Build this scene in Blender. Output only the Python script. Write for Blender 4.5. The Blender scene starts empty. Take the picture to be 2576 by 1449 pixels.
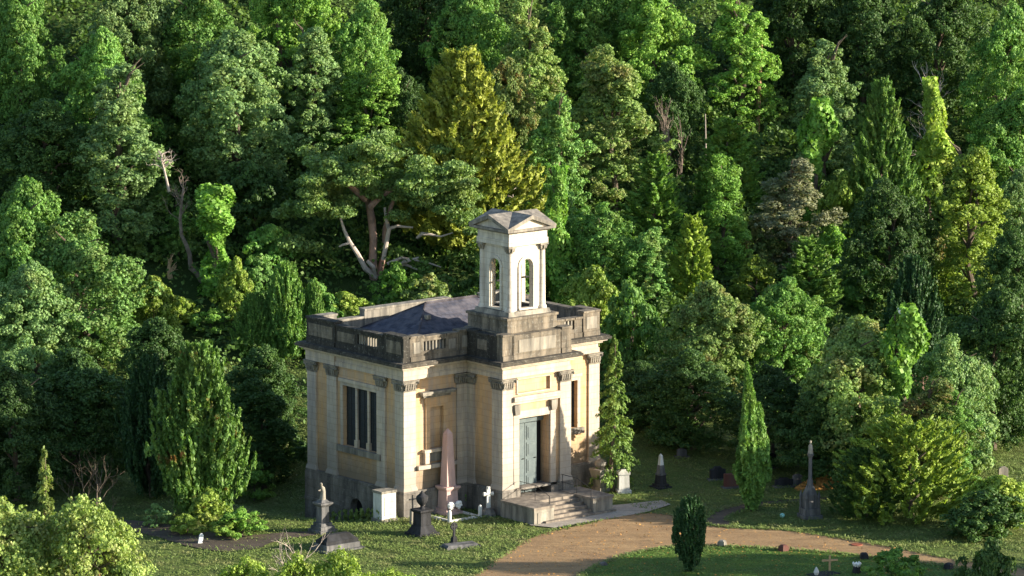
import bpy, bmesh, math, random
import numpy as np
from mathutils import Vector, Matrix, geometry
PI = math.pi
S = bpy.context.scene
COL = S.collection
rng = np.random.default_rng(7)
random.seed(7)

# ------------------------------------------------------------------ camera
FPX, PITCH, CAM = 4711.0, math.radians(9.466), (6.3163, -270.0, 58.6557)
cd = bpy.data.cameras.new('camera'); cam = bpy.data.objects.new('camera', cd); COL.objects.link(cam)
cam.location = CAM; cam.rotation_euler = (PI/2 - PITCH, 0, 0)
cd.sensor_width = 36; cd.lens = 36*FPX/1024; cd.clip_start = 5; cd.clip_end = 2000
S.camera = cam
# ------------------------------------------------------------------ light
SUN_AZ, SUN_EL = math.radians(-7.5), math.radians(14.5)   # azimuth from +X
w = bpy.data.worlds.new('World'); S.world = w; w.use_nodes = True
nt = w.node_tree; bg = nt.nodes['Background']
sk = nt.nodes.new('ShaderNodeTexSky'); sk.sky_type = 'NISHITA'; sk.sun_disc = False
sk.sun_elevation = SUN_EL; sk.sun_rotation = PI/2 - SUN_AZ
sk.air_density = 1.0; sk.dust_density = 0.6; sk.ozone_density = 1.2
nt.links.new(sk.outputs[0], bg.inputs[0]); bg.inputs[1].default_value = 0.105
sd = bpy.data.lights.new('sun', 'SUN'); sd.energy = 5.0; sd.angle = math.radians(0.5); sd.color = (1, .9, .73)
so = bpy.data.objects.new('sun', sd); COL.objects.link(so)
sv = Vector((math.cos(SUN_EL)*math.cos(SUN_AZ), math.cos(SUN_EL)*math.sin(SUN_AZ), math.sin(SUN_EL)))
so.rotation_euler = sv.to_track_quat('Z', 'Y').to_euler(); so.location = (60, -20, 60)
S.view_settings.view_transform = 'Standard'; S.view_settings.look = 'None'
S.view_settings.exposure = 1.5; S.view_settings.gamma = 1
S.render.resolution_x = 1024; S.render.resolution_y = 576

# ------------------------------------------------------------------ terrain maths
def sp(t, k): # soft plus
    t = np.asarray(t, float)
    return k*np.logaddexp(0, t/k)
def hgt(x, y):
    x = np.asarray(x, float); y = np.asarray(y, float)
    a = .7715*x+.6362*y; l = -.6362*x+.7715*y
    left = -3.3*np.tanh(sp(l, .6)*.0715)/(1+np.exp(-(a+3.2)/.9))/(1+np.exp((a-8)/2))/(1+np.exp((y-24)/3)) - .035*sp(-x-9, 2)/(1+np.exp((y-26)/4))
    right = 0.035*sp(y-6, 2)/(1+np.exp(-(x-8)/3))/(1+np.exp((y-34)/4))
    hill = .26*sp(y-24, 4) + .16*sp(y-52, 8) - .16*(x-5)/(1+np.exp(-(y-46)/7))
    und = .18*np.sin(x*.23+1)*np.sin(y*.19)/(1+np.exp(-(y-24)/3)) + .5*np.sin(x*.07+y*.05)/(1+np.exp(-(y-40)/6))
    front = -.12*sp(-y-24, 4)
    return left+right+hill+und+front
def hz(x, y): return float(hgt(x, y))
_F = np.array([0, math.cos(PITCH), -math.sin(PITCH)]); _U = np.array([0, math.sin(PITCH), math.cos(PITCH)])
def hit(dx, dy):
    """photo point (2576 wide) -> point on the terrain, plus metres per photo px there"""
    rx, ry = dx/2.515625, dy/2.515625
    d = _F + np.array([1, 0, 0])*(rx-512)/FPX - _U*(ry-288)/FPX
    c = np.array(CAM); t = 235.0
    while t < 430:
        p = c+d*t
        if p[2] <= hz(p[0], p[1]): break
        t += .25
    lo, hi = t-.25, t
    for _ in range(12):
        m = (lo+hi)/2; p = c+d*m
        if p[2] <= hz(p[0], p[1]): hi = m
        else: lo = m
    p = c+d*hi
    return Vector((p[0], p[1], hz(p[0], p[1]))), hi/FPX/2.515625
def G(dx, dy):
    return hit(dx, dy)[0]

# ------------------------------------------------------------------ materials
MATS = {}
def newmat(name):
    m = bpy.data.materials.new(name); m.use_nodes = True; MATS[name] = m
    return m, m.node_tree, m.node_tree.nodes['Principled BSDF']
def N(t, typ, **kw):
    n = t.nodes.new(typ)
    for k, v in kw.items():
        if k.startswith('i_'):
            key = k[2:]; key = int(key) if key.isdigit() else key.replace('_', ' ')
            n.inputs[key].default_value = v
        else: setattr(n, k, v)
    return n
def ramp(t, src, stops):
    r = t.nodes.new('ShaderNodeValToRGB'); e = r.color_ramp.elements
    while len(e) < len(stops): e.new(.5)
    for i, (p, c) in enumerate(stops):
        e[i].position = p; e[i].color = (*c, 1) if len(c) == 3 else c
    t.links.new(src, r.inputs[0]); return r
def mixc(t, fac, a, b, mode='MIX'):
    m = t.nodes.new('ShaderNodeMix'); m.data_type = 'RGBA'; m.blend_type = mode
    for s, v in ((m.inputs[0], fac), (m.inputs[6], a), (m.inputs[7], b)):
        if isinstance(v, (int, float)): s.default_value = v
        elif isinstance(v, tuple): s.default_value = (*v, 1)
        else: t.links.new(v, s)
    return m.outputs[2]
def noise(t, co, scale, detail=4, rough=.6, stretch=None):
    if stretch:
        mp = t.nodes.new('ShaderNodeMapping'); mp.inputs['Scale'].default_value = stretch
        t.links.new(co, mp.inputs[0]); co = mp.outputs[0]
    n = N(t, 'ShaderNodeTexNoise', i_Scale=scale, i_Detail=detail, i_Roughness=rough)
    t.links.new(co, n.inputs['Vector']); return n.outputs[0]
def bump(t, b, src, strength, dist=.05):
    n = N(t, 'ShaderNodeBump', i_Strength=strength, i_Distance=dist)
    t.links.new(src, n.inputs['Height']); t.links.new(n.outputs[0], b.inputs['Normal'])

def stone(name, base, base2, grime, gamount, joints=True, lichen=0.0, blk=(.9, .38), low=None):
    m, t, b = newmat(name)
    co = N(t, 'ShaderNodeTexCoord').outputs['Object']
    c = mixc(t, ramp(t, noise(t, co, 1.3, 5), [(.35, (0,)*3), (.65, (1,)*3)]).outputs[0], base, base2)
    streak = ramp(t, noise(t, co, 1.0, 6, .65, (2.2, 2.2, .28)), [(.5-gamount*.35, (0,)*3), (.78-gamount*.3, (1,)*3)]).outputs[0]
    c = mixc(t, streak, c, grime)
    if low:                                        # darker towards the bottom, edge broken up by noise
        sx = N(t, 'ShaderNodeSeparateXYZ'); t.links.new(co, sx.inputs[0])
        ad = N(t, 'ShaderNodeMath', operation='MULTIPLY_ADD'); t.links.new(noise(t, co, 2.2, 5), ad.inputs[0]); ad.inputs[1].default_value = -1.6
        t.links.new(sx.outputs[2], ad.inputs[2])
        f = ramp(t, ad.outputs[0], [(0.0, (1,)*3), (1.0, (0,)*3)])
        mr = N(t, 'ShaderNodeMapRange'); t.links.new(ad.outputs[0], mr.inputs[0])
        mr.inputs[1].default_value = low[0]; mr.inputs[2].default_value = low[1]; mr.inputs[3].default_value = .85; mr.inputs[4].default_value = 0
        c = mixc(t, mr.outputs[0], c, low[2])
    if joints:
        sx = N(t, 'ShaderNodeSeparateXYZ'); t.links.new(co, sx.inputs[0])
        ad = N(t, 'ShaderNodeMath', operation='ADD'); t.links.new(sx.outputs[0], ad.inputs[0]); t.links.new(sx.outputs[1], ad.inputs[1])
        cx = N(t, 'ShaderNodeCombineXYZ'); t.links.new(ad.outputs[0], cx.inputs[0]); t.links.new(sx.outputs[2], cx.inputs[1])
        br = N(t, 'ShaderNodeTexBrick', i_Scale=1.0); br.inputs['Mortar Size'].default_value = .016
        br.inputs['Brick Width'].default_value = blk[0]; br.inputs['Row Height'].default_value = blk[1]
        br.inputs['Color1'].default_value = (1, 1, 1, 1); br.inputs['Color2'].default_value = (.9, .88, .85, 1); br.inputs['Mortar'].default_value = (.7, .66, .6, 1)
        t.links.new(cx.outputs[0], br.inputs[0])
        c = mixc(t, .7, c, br.outputs[0], 'MULTIPLY')
    if lichen:
        l = ramp(t, noise(t, co, 5.5, 6, .75), [(.56, (0,)*3), (.72, (.8,)*3)]).outputs[0]
        c = mixc(t, l, c, (.3, .29, .25))
        l2 = ramp(t, noise(t, co, 2.1, 6, .7), [(.55, (0,)*3), (.7, (lichen,)*3)]).outputs[0]
        c = mixc(t, l2, c, (.05, .05, .04))
    t.links.new(c, b.inputs['Base Color']); b.inputs['Roughness'].default_value = .9
    b.inputs['Specular IOR Level'].default_value = .2
    bump(t, b, noise(t, co, 9, 5), .35, .03)
    return m
stone('ochre', (.62, .4, .21), (.54, .32, .14), (.42, .32, .24), .4, low=(1.1, 2.7, (.2, .16, .12)))
stone('cream', (.62, .52, .4), (.51, .42, .31), (.33, .29, .26), .45, low=(1.2, 2.6, (.33, .29, .25)))
stone('bright_stone', (.64, .59, .51), (.54, .49, .42), (.33, .3, .27), .3)
stone('plinth_stone', (.33, .29, .25), (.24, .21, .18), (.11, .1, .09), .6, blk=(1.1, .45), lichen=.5)
stone('lichen_stone', (.3, .25, .19), (.2, .17, .13), (.07, .062, .052), .5, lichen=.6)
stone('dirty_shaded_stone', (.085, .078, .065), (.055, .05, .042), (.028, .026, .023), .6, lichen=.5, joints=False)  # left-facing parapets: dirt plus the shade on them, both put into the colour
stone('cornice_stone', (.14, .12, .095), (.085, .075, .06), (.035, .032, .028), .6, lichen=.6, joints=False)
stone('cap_stone', (.38, .34, .28), (.29, .26, .21), (.12, .11, .095), .5, joints=False)
stone('step_stone', (.33, .275, .22), (.24, .2, .16), (.11, .095, .08), .45, joints=False)
stone('pale_marble', (.7, .68, .64), (.6, .58, .54), (.35, .34, .3), .3, joints=False)
stone('grey_monument', (.21, .2, .195), (.14, .135, .135), (.06, .06, .06), .5, joints=False)
stone('dark_monument', (.045, .045, .05), (.03, .03, .034), (.015, .015, .015), .4, joints=False)
stone('pink_granite', (.52, .36, .325), (.46, .31, .28), (.34, .24, .22), .2, joints=False)
stone('red_granite', (.13, .05, .04), (.1, .04, .03), (.1, .06, .05), .3, joints=False)
stone('pediment_stone', (.36, .32, .27), (.27, .24, .2), (.12, .11, .1), .5, joints=False)

def simple(name, col, rough=.7, col2=None, sc=6, metal=0, bmp=.2):
    m, t, b = newmat(name)
    co = N(t, 'ShaderNodeTexCoord').outputs['Object']
    c2 = col2 or tuple(x*.7 for x in col)
    c = mixc(t, ramp(t, noise(t, co, sc, 5), [(.35, (0,)*3), (.7, (1,)*3)]).outputs[0], col, c2)
    t.links.new(c, b.inputs['Base Color']); b.inputs['Roughness'].default_value = rough; b.inputs['Metallic'].default_value = metal
    b.inputs['Specular IOR Level'].default_value = .3
    if bmp: bump(t, b, noise(t, co, sc*2, 4), bmp, .02)
    return m
simple('door_paint', (.12, .15, .15), .7, (.085, .11, .115), 2.5)
simple('iron', (.03, .03, .032), .5)
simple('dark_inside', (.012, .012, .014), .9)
simple('window_lead', (.025, .03, .035), .6, (.04, .045, .05), 3)
simple('bark', (.13, .1, .075), .95, (.07, .055, .04), 3, bmp=.6)
simple('pine_bark', (.36, .23, .18), .9, (.2, .13, .1), 2.2, bmp=.5)
simple('pale_dead_wood', (.5, .42, .36), .9, (.34, .28, .24), 3, bmp=.4)
simple('dead_wood', (.27, .21, .17), .9, (.13, .1, .08), 2.5, bmp=.4)
simple('white_paint', (.8, .8, .78), .6, (.66, .66, .64))
simple('flower_white', (.85, .84, .8), .8, (.75, .72, .68), 20)
simple('rusty_metal', (.3, .09, .05), .6)
simple('teal_plastic', (.3, .6, .52), .5)
simple('light_wood', (.5, .33, .18), .7)
simple('leaf_litter_sunlit_bank', (.5, .25, .06), .95, (.32, .16, .05), 5)  # fallen leaves, and the sunlit orange of the added bank

m, t, b = newmat('slate')
co = N(t, 'ShaderNodeTexCoord').outputs['UV']
br = N(t, 'ShaderNodeTexBrick', i_Scale=1.0); br.inputs['Brick Width'].default_value = .3; br.inputs['Row Height'].default_value = .3
br.inputs['Mortar Size'].default_value = .012; br.inputs['Color1'].default_value = (.078, .08, .105, 1); br.inputs['Color2'].default_value = (.035, .038, .056, 1); br.inputs['Mortar'].default_value = (.04, .035, .04, 1)
t.links.new(co, br.inputs[0])
oc = N(t, 'ShaderNodeTexCoord').outputs['Object']
c = mixc(t, ramp(t, noise(t, oc, 1.6, 6), [(.4, (0,)*3), (.7, (1,)*3)]).outputs[0], br.outputs[0], (.12, .11, .125))
t.links.new(c, b.inputs['Base Color']); b.inputs['Roughness'].default_value = .85; b.inputs['Specular IOR Level'].default_value = .15
bump(t, b, br.outputs[1], .4, .02)

def road_mat(name, c1, c2):
    m, t, b = newmat(name)
    co = N(t, 'ShaderNodeTexCoord').outputs['Object']
    c = mixc(t, ramp(t, noise(t, co, .35, 6, .7), [(.35, (0,)*3), (.7, (1,)*3)]).outputs[0], c1, c2)
    c = mixc(t, ramp(t, noise(t, co, 1.0, 5, .7, (.35, 1.6, 1)), [(.45, (0,)*3), (.7, (.55,)*3)]).outputs[0], c, tuple(v*.6 for v in c2))
    sp1 = ramp(t, noise(t, co, 9, 6, .8), [(.35, (.72,)*3), (.65, (1.2,)*3)]).outputs[0]
    c = mixc(t, 1., c, sp1, 'MULTIPLY')
    t.links.new(c, b.inputs['Base Color']); b.inputs['Roughness'].default_value = .95; b.inputs['Specular IOR Level'].default_value = .15
    bump(t, b, noise(t, co, 12, 5, .8), .5, .03)
road_mat('gravel_road', (.36, .235, .12), (.25, .16, .088))
road_mat('earth_path', (.13, .1, .075), (.08, .065, .05))
road_mat('paving', (.42, .37, .31), (.3, .26, .22))

m, t, b = newmat('grass_ground')
co = N(t, 'ShaderNodeTexCoord').outputs['Object']
c = mixc(t, ramp(t, noise(t, co, .35, 6, .7), [(.35, (0,)*3), (.65, (1,)*3)]).outputs[0], (.095, .15, .036), (.15, .185, .052))
c = mixc(t, ramp(t, noise(t, co, 1.7, 6, .75), [(.45, (0,)*3), (.75, (.8,)*3)]).outputs[0], c, (.15, .15, .065))
c = mixc(t, 1., c, ramp(t, noise(t, co, 6, 6, .8), [(.3, (.5,)*3), (.65, (1.3,)*3)]).outputs[0], 'MULTIPLY')
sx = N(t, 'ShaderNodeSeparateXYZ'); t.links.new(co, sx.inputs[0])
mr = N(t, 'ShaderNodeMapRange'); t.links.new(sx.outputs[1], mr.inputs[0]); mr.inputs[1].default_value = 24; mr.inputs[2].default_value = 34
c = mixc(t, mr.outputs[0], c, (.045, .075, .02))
t.links.new(c, b.inputs['Base Color']); b.inputs['Roughness'].default_value = .95; b.inputs['Specular IOR Level'].default_value = .1
bump(t, b, noise(t, co, 3.5, 8, .8), 1., .25)
m, t, b = newmat('mown_grass')
co = N(t, 'ShaderNodeTexCoord').outputs['Object']
c = mixc(t, ramp(t, noise(t, co, .5, 6, .7), [(.35, (0,)*3), (.7, (1,)*3)]).outputs[0], (.07, .13, .022), (.11, .155, .034))
c = mixc(t, 1., c, ramp(t, noise(t, co, 8, 6, .8), [(.3, (.6,)*3), (.65, (1.3,)*3)]).outputs[0], 'MULTIPLY')
c = mixc(t, ramp(t, noise(t, co, 1.2, 5, .7), [(.5, (0,)*3), (.75, (.5,)*3)]).outputs[0], c, (.11, .13, .035))
t.links.new(c, b.inputs['Base Color']); b.inputs['Roughness'].default_value = .95; b.inputs['Specular IOR Level'].default_value = .1
bump(t, b, noise(t, co, 7, 6, .8), .8, .08)

def leafmat(name, c1, c2, c3=None, rust=0.0, trans=.3):
    """c1..c2: spread over single leaves, c3: colour of whole sprays here and there"""
    m, t, b = newmat(name)
    gi = N(t, 'ShaderNodeNewGeometry'); oi = N(t, 'ShaderNodeObjectInfo')
    co = N(t, 'ShaderNodeTexCoord').outputs['Object']
    c = mixc(t, gi.outputs['Random Per Island'], c1, c2)
    if c3:
        c = mixc(t, ramp(t, noise(t, co, .55, 3), [(.5, (0,)*3), (.68, (.8,)*3)]).outputs[0], c, c3)
    if rust:
        c = mixc(t, ramp(t, noise(t, co, .5, 4, .7), [(.68-rust*.25, (0,)*3), (.75-rust*.25, (.8,)*3)]).outputs[0], c, (.22, .09, .035))
    mr = N(t, 'ShaderNodeMapRange'); t.links.new(oi.outputs['Random'], mr.inputs[0]); mr.inputs[3].default_value = .8; mr.inputs[4].default_value = 1.2
    mv = N(t, 'ShaderNodeMapRange'); t.links.new(noise(t, co, 1.7, 3, .6), mv.inputs[0]); mv.inputs[1].default_value = .3; mv.inputs[2].default_value = .7; mv.inputs[3].default_value = .68; mv.inputs[4].default_value = 1.32
    mm = N(t, 'ShaderNodeMath', operation='MULTIPLY'); t.links.new(mr.outputs[0], mm.inputs[0]); t.links.new(mv.outputs[0], mm.inputs[1]); mr = mm
    cb = N(t, 'ShaderNodeCombineColor')
    for i in range(3): t.links.new(mr.outputs[0], cb.inputs[i])
    c = mixc(t, 1., c, cb.outputs[0], 'MULTIPLY')
    t.links.new(c, b.inputs['Base Color']); b.inputs['Roughness'].default_value = .55; b.inputs['Specular IOR Level'].default_value = .25
    tr = N(t, 'ShaderNodeBsdfTranslucent'); t.links.new(mixc(t, 1., c, (1.25, 1.3, .6), 'MULTIPLY'), tr.inputs[0])
    mx = N(t, 'ShaderNodeMixShader'); mx.inputs[0].default_value = trans
    t.links.new(b.outputs[0], mx.inputs[1]); t.links.new(tr.outputs[0], mx.inputs[2])
    t.links.new(mx.outputs[0], t.nodes['Material Output'].inputs[0])
    return m
leafmat('leaf_green', (0.079, 0.196, 0.042), (0.203, 0.370, 0.076), (0.186, 0.290, 0.063), trans=.27)
leafmat('leaf_grey_green', (0.103, 0.196, 0.072), (0.242, 0.370, 0.128), (0.226, 0.302, 0.095), trans=.27)
leafmat('leaf_bright', (0.125, 0.278, 0.048), (0.291, 0.500, 0.089), (0.265, 0.400, 0.073), trans=.27)
leafmat('leaf_olive', (0.122, 0.206, 0.053), (0.261, 0.377, 0.104), (0.259, 0.235, 0.092), rust=.15, trans=.27)
leafmat('leaf_olive_green', (0.096, 0.220, 0.053), (0.226, 0.392, 0.104), (0.214, 0.272, 0.080), rust=.05, trans=.27)
leafmat('leaf_rusty', (0.100, 0.168, 0.046), (0.200, 0.264, 0.082), (0.300, 0.204, 0.071), rust=.4)
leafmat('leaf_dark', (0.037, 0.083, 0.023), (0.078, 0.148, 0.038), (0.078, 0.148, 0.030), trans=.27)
leafmat('leaf_ivy', (0.109, 0.242, 0.037), (0.226, 0.412, 0.073), (0.214, 0.338, 0.063))
leafmat('leaf_yellow', (.16, .26, .035), (.3, .4, .075), (.31, .35, .08), trans=.27)
leafmat('leaf_gold', (.18, .22, .035), (.35, .39, .07), (.27, .31, .055), trans=.27)
leafmat('leaf_goldgreen', (.13, .21, .03), (.27, .36, .055), (.21, .29, .05), trans=.27)
leafmat('leaf_yew', (0.086, 0.196, 0.042), (0.195, 0.340, 0.070), (0.175, 0.266, 0.053), trans=.25)
leafmat('leaf_yew_rust', (0.057, 0.129, 0.028), (0.136, 0.238, 0.049), (0.122, 0.186, 0.037), rust=.35, trans=.25)
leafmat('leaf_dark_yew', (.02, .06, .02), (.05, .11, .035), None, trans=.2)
leafmat('leaf_lichen', (.18, .2, .11), (.32, .33, .2), (.13, .19, .07), trans=.25)
leafmat('leaf_pine', (0.096, 0.173, 0.051), (0.203, 0.310, 0.092), (0.191, 0.247, 0.068), trans=.25)
leafmat('leaf_conifer', (0.086, 0.196, 0.036), (0.211, 0.370, 0.064), (0.161, 0.242, 0.047), trans=.25)
leafmat('leaf_fore', (.15, .23, .055), (.32, .4, .11), (.25, .24, .1), rust=.1, trans=.27)
leafmat('leaf_larch', (0.116, 0.211, 0.047), (0.240, 0.352, 0.089), (0.240, 0.302, 0.085), trans=.27)
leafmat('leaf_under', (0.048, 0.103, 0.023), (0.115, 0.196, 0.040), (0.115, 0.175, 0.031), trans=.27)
leafmat('mown_blade', (.06, .13, .02), (.11, .18, .035), (.13, .17, .04), trans=.2)
leafmat('tuft', (.095, .145, .035), (.15, .195, .05), (.2, .19, .08), trans=.25)

# ------------------------------------------------------------------ object helpers
def tag(o, label=None, cat=None, group=None, kind=None):
    for k, v in (('label', label), ('category', cat), ('group', group), ('kind', kind)):
        if v: o[k] = v
    return o
def empty(name, loc=(0, 0, 0), rz=0, **kw):
    o = bpy.data.objects.new(name, None); COL.objects.link(o); o.empty_display_size = .3
    o.location = loc; o.rotation_euler = (0, 0, rz); return tag(o, **kw)
class MB:
    def __init__(s): s.v = []; s.f = []
    def add(s, vs, fs):
        n = len(s.v); s.v += [tuple(p) for p in vs]; s.f += [tuple(i+n for i in f) for f in fs]; return s
    def box(s, x0, x1, y0, y1, z0, z1):
        return s.add([(x0, y0, z0), (x1, y0, z0), (x1, y1, z0), (x0, y1, z0), (x0, y0, z1), (x1, y0, z1), (x1, y1, z1), (x0, y1, z1)],
                     [(0, 3, 2, 1), (4, 5, 6, 7), (0, 1, 5, 4), (1, 2, 6, 5), (2, 3, 7, 6), (3, 0, 4, 7)])
    def prism(s, poly, z0, z1):
        n = len(poly)
        return s.add([(x, y, z0) for x, y in poly]+[(x, y, z1) for x, y in poly],
                     [tuple(range(n-1, -1, -1)), tuple(range(n, 2*n))]+[(i, (i+1) % n, n+(i+1) % n, n+i) for i in range(n)])
    def frust(s, cx, cy, z0, z1, a0, b0, a1, b1):
        return s.add([(cx-a0, cy-b0, z0), (cx+a0, cy-b0, z0), (cx+a0, cy+b0, z0), (cx-a0, cy+b0, z0),
                      (cx-a1, cy-b1, z1), (cx+a1, cy-b1, z1), (cx+a1, cy+b1, z1), (cx-a1, cy+b1, z1)],
                     [(0, 3, 2, 1), (4, 5, 6, 7), (0, 1, 5, 4), (1, 2, 6, 5), (2, 3, 7, 6), (3, 0, 4, 7)])
    def lathe(s, prof, cx=0, cy=0, n=16):
        vs = []; fs = []
        for r, z in prof:
            for k in range(n): a = 2*PI*k/n; vs.append((cx+r*math.cos(a), cy+r*math.sin(a), z))
        for i in range(len(prof)-1):
            for k in range(n): fs.append((i*n+k, i*n+(k+1) % n, (i+1)*n+(k+1) % n, (i+1)*n+k))
        fs.append(tuple(range(n-1, -1, -1))); fs.append(tuple(range((len(prof)-1)*n, len(prof)*n)))
        return s.add(vs, fs)
    def tube(s, pts, rad, n=7):
        pts = [Vector(p) for p in pts]; vs = []; fs = []
        if not hasattr(rad, '__len__'): rad = [rad]*len(pts)
        ref = Vector((.31, .7, .2)).normalized()
        for i, p in enumerate(pts):
            d = (pts[min(i+1, len(pts)-1)]-pts[max(i-1, 0)]).normalized()
            u = d.cross(ref)
            if u.length < .1: u = d.cross(Vector((1, 0, 0)))
            u.normalize(); q = d.cross(u)
            for k in range(n): a = 2*PI*k/n; vs.append(p+(u*math.cos(a)+q*math.sin(a))*rad[i])
        for i in range(len(pts)-1):
            for k in range(n): fs.append((i*n+k, i*n+(k+1) % n, (i+1)*n+(k+1) % n, (i+1)*n+k))
        fs.append(tuple(range(n-1, -1, -1))); fs.append(tuple(range((len(pts)-1)*n, len(pts)*n)))
        return s.add(vs, fs)
    def panel(s, u0, u1, z0, z1, holes, put, t):
        """wall sheet with rectangular holes; put(u, depth, z) -> xyz, depth 0 outside, t inside"""
        us = sorted({u0, u1, *[h for H in holes for h in H[:2]]}); zs = sorted({z0, z1, *[h for H in holes for h in H[2:]]})
        nu, nz = len(us), len(zs); vs = [put(u, d, z) for d in (0, t) for z in zs for u in us]
        idx = lambda i, j, d: d*nu*nz+j*nu+i
        solid = lambda i, j: 0 <= i < nu-1 and 0 <= j < nz-1 and not any(H[0] <= us[i] < H[1] and H[2] <= zs[j] < H[3] for H in holes)
        fs = []
        for i in range(nu-1):
            for j in range(nz-1):
                if not solid(i, j): continue
                for d in (0, 1): fs.append((idx(i, j, d), idx(i+1, j, d), idx(i+1, j+1, d), idx(i, j+1, d)))
                if not solid(i-1, j): fs.append((idx(i, j, 0), idx(i, j+1, 0), idx(i, j+1, 1), idx(i, j, 1)))
                if not solid(i+1, j): fs.append((idx(i+1, j, 0), idx(i+1, j+1, 0), idx(i+1, j+1, 1), idx(i+1, j, 1)))
                if not solid(i, j-1): fs.append((idx(i, j, 0), idx(i+1, j, 0), idx(i+1, j, 1), idx(i, j, 1)))
                if not solid(i, j+1): fs.append((idx(i, j+1, 0), idx(i+1, j+1, 0), idx(i+1, j+1, 1), idx(i, j+1, 1)))
        return s.add(vs, fs)
    def build(s, name, mat, parent=None, smooth=False, bevel=0):
        me = bpy.data.meshes.new(name); me.from_pydata(s.v, [], s.f); 
        bm = bmesh.new(); bm.from_mesh(me); bmesh.ops.recalc_face_normals(bm, faces=bm.faces); bm.to_mesh(me); bm.free()
        me.materials.append(MATS[mat] if isinstance(mat, str) else mat)
        if smooth:
            me.polygons.foreach_set('use_smooth', [True]*len(me.polygons)); me.set_sharp_from_angle(angle=math.radians(38))
        o = bpy.data.objects.new(name, me); COL.objects.link(o)
        if bevel:
            md = o.modifiers.new('bevel', 'BEVEL'); md.width = bevel; md.segments = 2; md.limit_method = 'ANGLE'
        if parent: o.parent = parent
        return o

# ------------------------------------------------------------------ ground
def terrain():
    xs = np.concatenate([np.linspace(-420, -60, 25)[:-1], np.arange(-60, 60.01, .6), np.linspace(60, 420, 25)[1:]])
    ys = np.concatenate([np.linspace(-330, -34, 30)[:-1], np.arange(-34, 40, .5), np.arange(40, 130, 1.0), np.linspace(130, 420, 20)])
    X, Y = np.meshgrid(xs, ys); Z = hgt(X, Y)
    Z = np.where(Y > 130, hgt(np.clip(X, -90, 90), 130*np.ones_like(Y))+.12*(Y-130), hgt(np.clip(X, -90, 90), Y))
    V = np.stack([X, Y, Z], -1).reshape(-1, 3); nx, ny = len(xs), len(ys)
    i = (np.arange(ny-1)[:, None]*nx+np.arange(nx-1)).ravel()
    Fq = np.stack([i, i+1, i+nx+1, i+nx], 1)
    me = bpy.data.meshes.new('ground'); me.from_pydata(V.tolist(), [], Fq.tolist())
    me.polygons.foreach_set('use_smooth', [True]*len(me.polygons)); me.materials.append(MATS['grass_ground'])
    o = bpy.data.objects.new('ground', me); COL.objects.link(o); o['kind'] = 'structure'
terrain()

def smooth_poly(P, step=.5):
    """Catmull-Rom through the closed outline"""
    n = len(P); out = []
    for i in range(n):
        p0, p1, p2, p3 = [Vector(P[(i+k-1) % n][:2]) for k in range(4)]
        m = max(1, int((p2-p1).length/step))
        for k in range(m):
            s = k/m
            out.append(.5*((2*p1)+(p2-p0)*s+(2*p0-5*p1+4*p2-p3)*s*s+(3*p1-p0-3*p2+p3)*s**3))
    return out
def inside(x, y, poly):
    c = False; j = len(poly)-1
    for i in range(len(poly)):
        if (poly[i][1] > y) != (poly[j][1] > y) and x < (poly[j][0]-poly[i][0])*(y-poly[i][1])/(poly[j][1]-poly[i][1])+poly[i][0]: c = not c
        j = i
    return c
def sheet(name, poly, mat, dz, grid=.6, edge_noise=.0):
    if edge_noise: poly = [p+Vector((random.uniform(-1, 1), random.uniform(-1, 1)))*edge_noise for p in poly]
    x0, x1 = min(p[0] for p in poly), max(p[0] for p in poly); y0, y1 = min(p[1] for p in poly), max(p[1] for p in poly)
    pts = [Vector(p[:2]) for p in poly]; n = len(pts)
    y = y0
    while y < y1:
        x = x0
        while x < x1:
            if inside(x, y, poly): pts.append(Vector((x, y)))
            x += grid
        y += grid
    r = geometry.delaunay_2d_cdt(pts, [(i, (i+1) % n) for i in range(n)], [list(range(n))], 1, 1e-5)
    vs = [(p.x, p.y, hz(p.x, p.y)+dz) for p in r[0]]
    me = bpy.data.meshes.new(name); me.from_pydata(vs, [], [tuple(f) for f in r[2]])
    bm = bmesh.new(); bm.from_mesh(me); bmesh.ops.recalc_face_normals(bm, faces=bm.faces)
    if sum(f.normal.z for f in bm.faces) < 0: bmesh.ops.reverse_faces(bm, faces=bm.faces)
    bm.to_mesh(me); bm.free()
    me.polygons.foreach_set('use_smooth', [True]*len(me.polygons)); me.materials.append(MATS[mat])
    o = bpy.data.objects.new(name, me); COL.objects.link(o); o['kind'] = 'structure'; return o
def gp(L): return [G(*p) for p in L]
road_poly = smooth_poly(gp([(1130, 1510), (1195, 1449), (1262, 1400), (1330, 1357), (1385, 1338), (1480, 1318), (1560, 1300), (1650, 1292), (1720, 1306),
    (1800, 1326), (1900, 1332), (2000, 1338), (2200, 1370), (2420, 1412), (2620, 1440), (2640, 1475), (2430, 1434), (2200, 1404), (2000, 1386), (1800, 1376), (1700, 1377),
    (1600, 1393), (1520, 1418), (1465, 1449), (1400, 1510)]))
sheet('road', road_poly, 'gravel_road', .03, .6, .03)
isl_poly = smooth_poly(gp([(1400, 1512), (1465, 1450), (1520, 1419), (1600, 1394), (1700, 1378), (1800, 1377), (2000, 1387), (2200, 1405), (2430, 1435), (2620, 1476), (2620, 1530), (2000, 1540)]))
sheet('mown_lawn', isl_poly, 'mown_grass', .07, .6)
side_poly = smooth_poly(gp([(1765, 1314), (1800, 1290), (1850, 1274), (1920, 1264), (2010, 1257), (2100, 1252), (2110, 1258), (2010, 1264), (1930, 1272), (1870, 1288), (1830, 1305), (1850, 1327), (1795, 1324)]))
sheet('side_path', side_poly, 'earth_path', .045, .5, .04)
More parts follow.
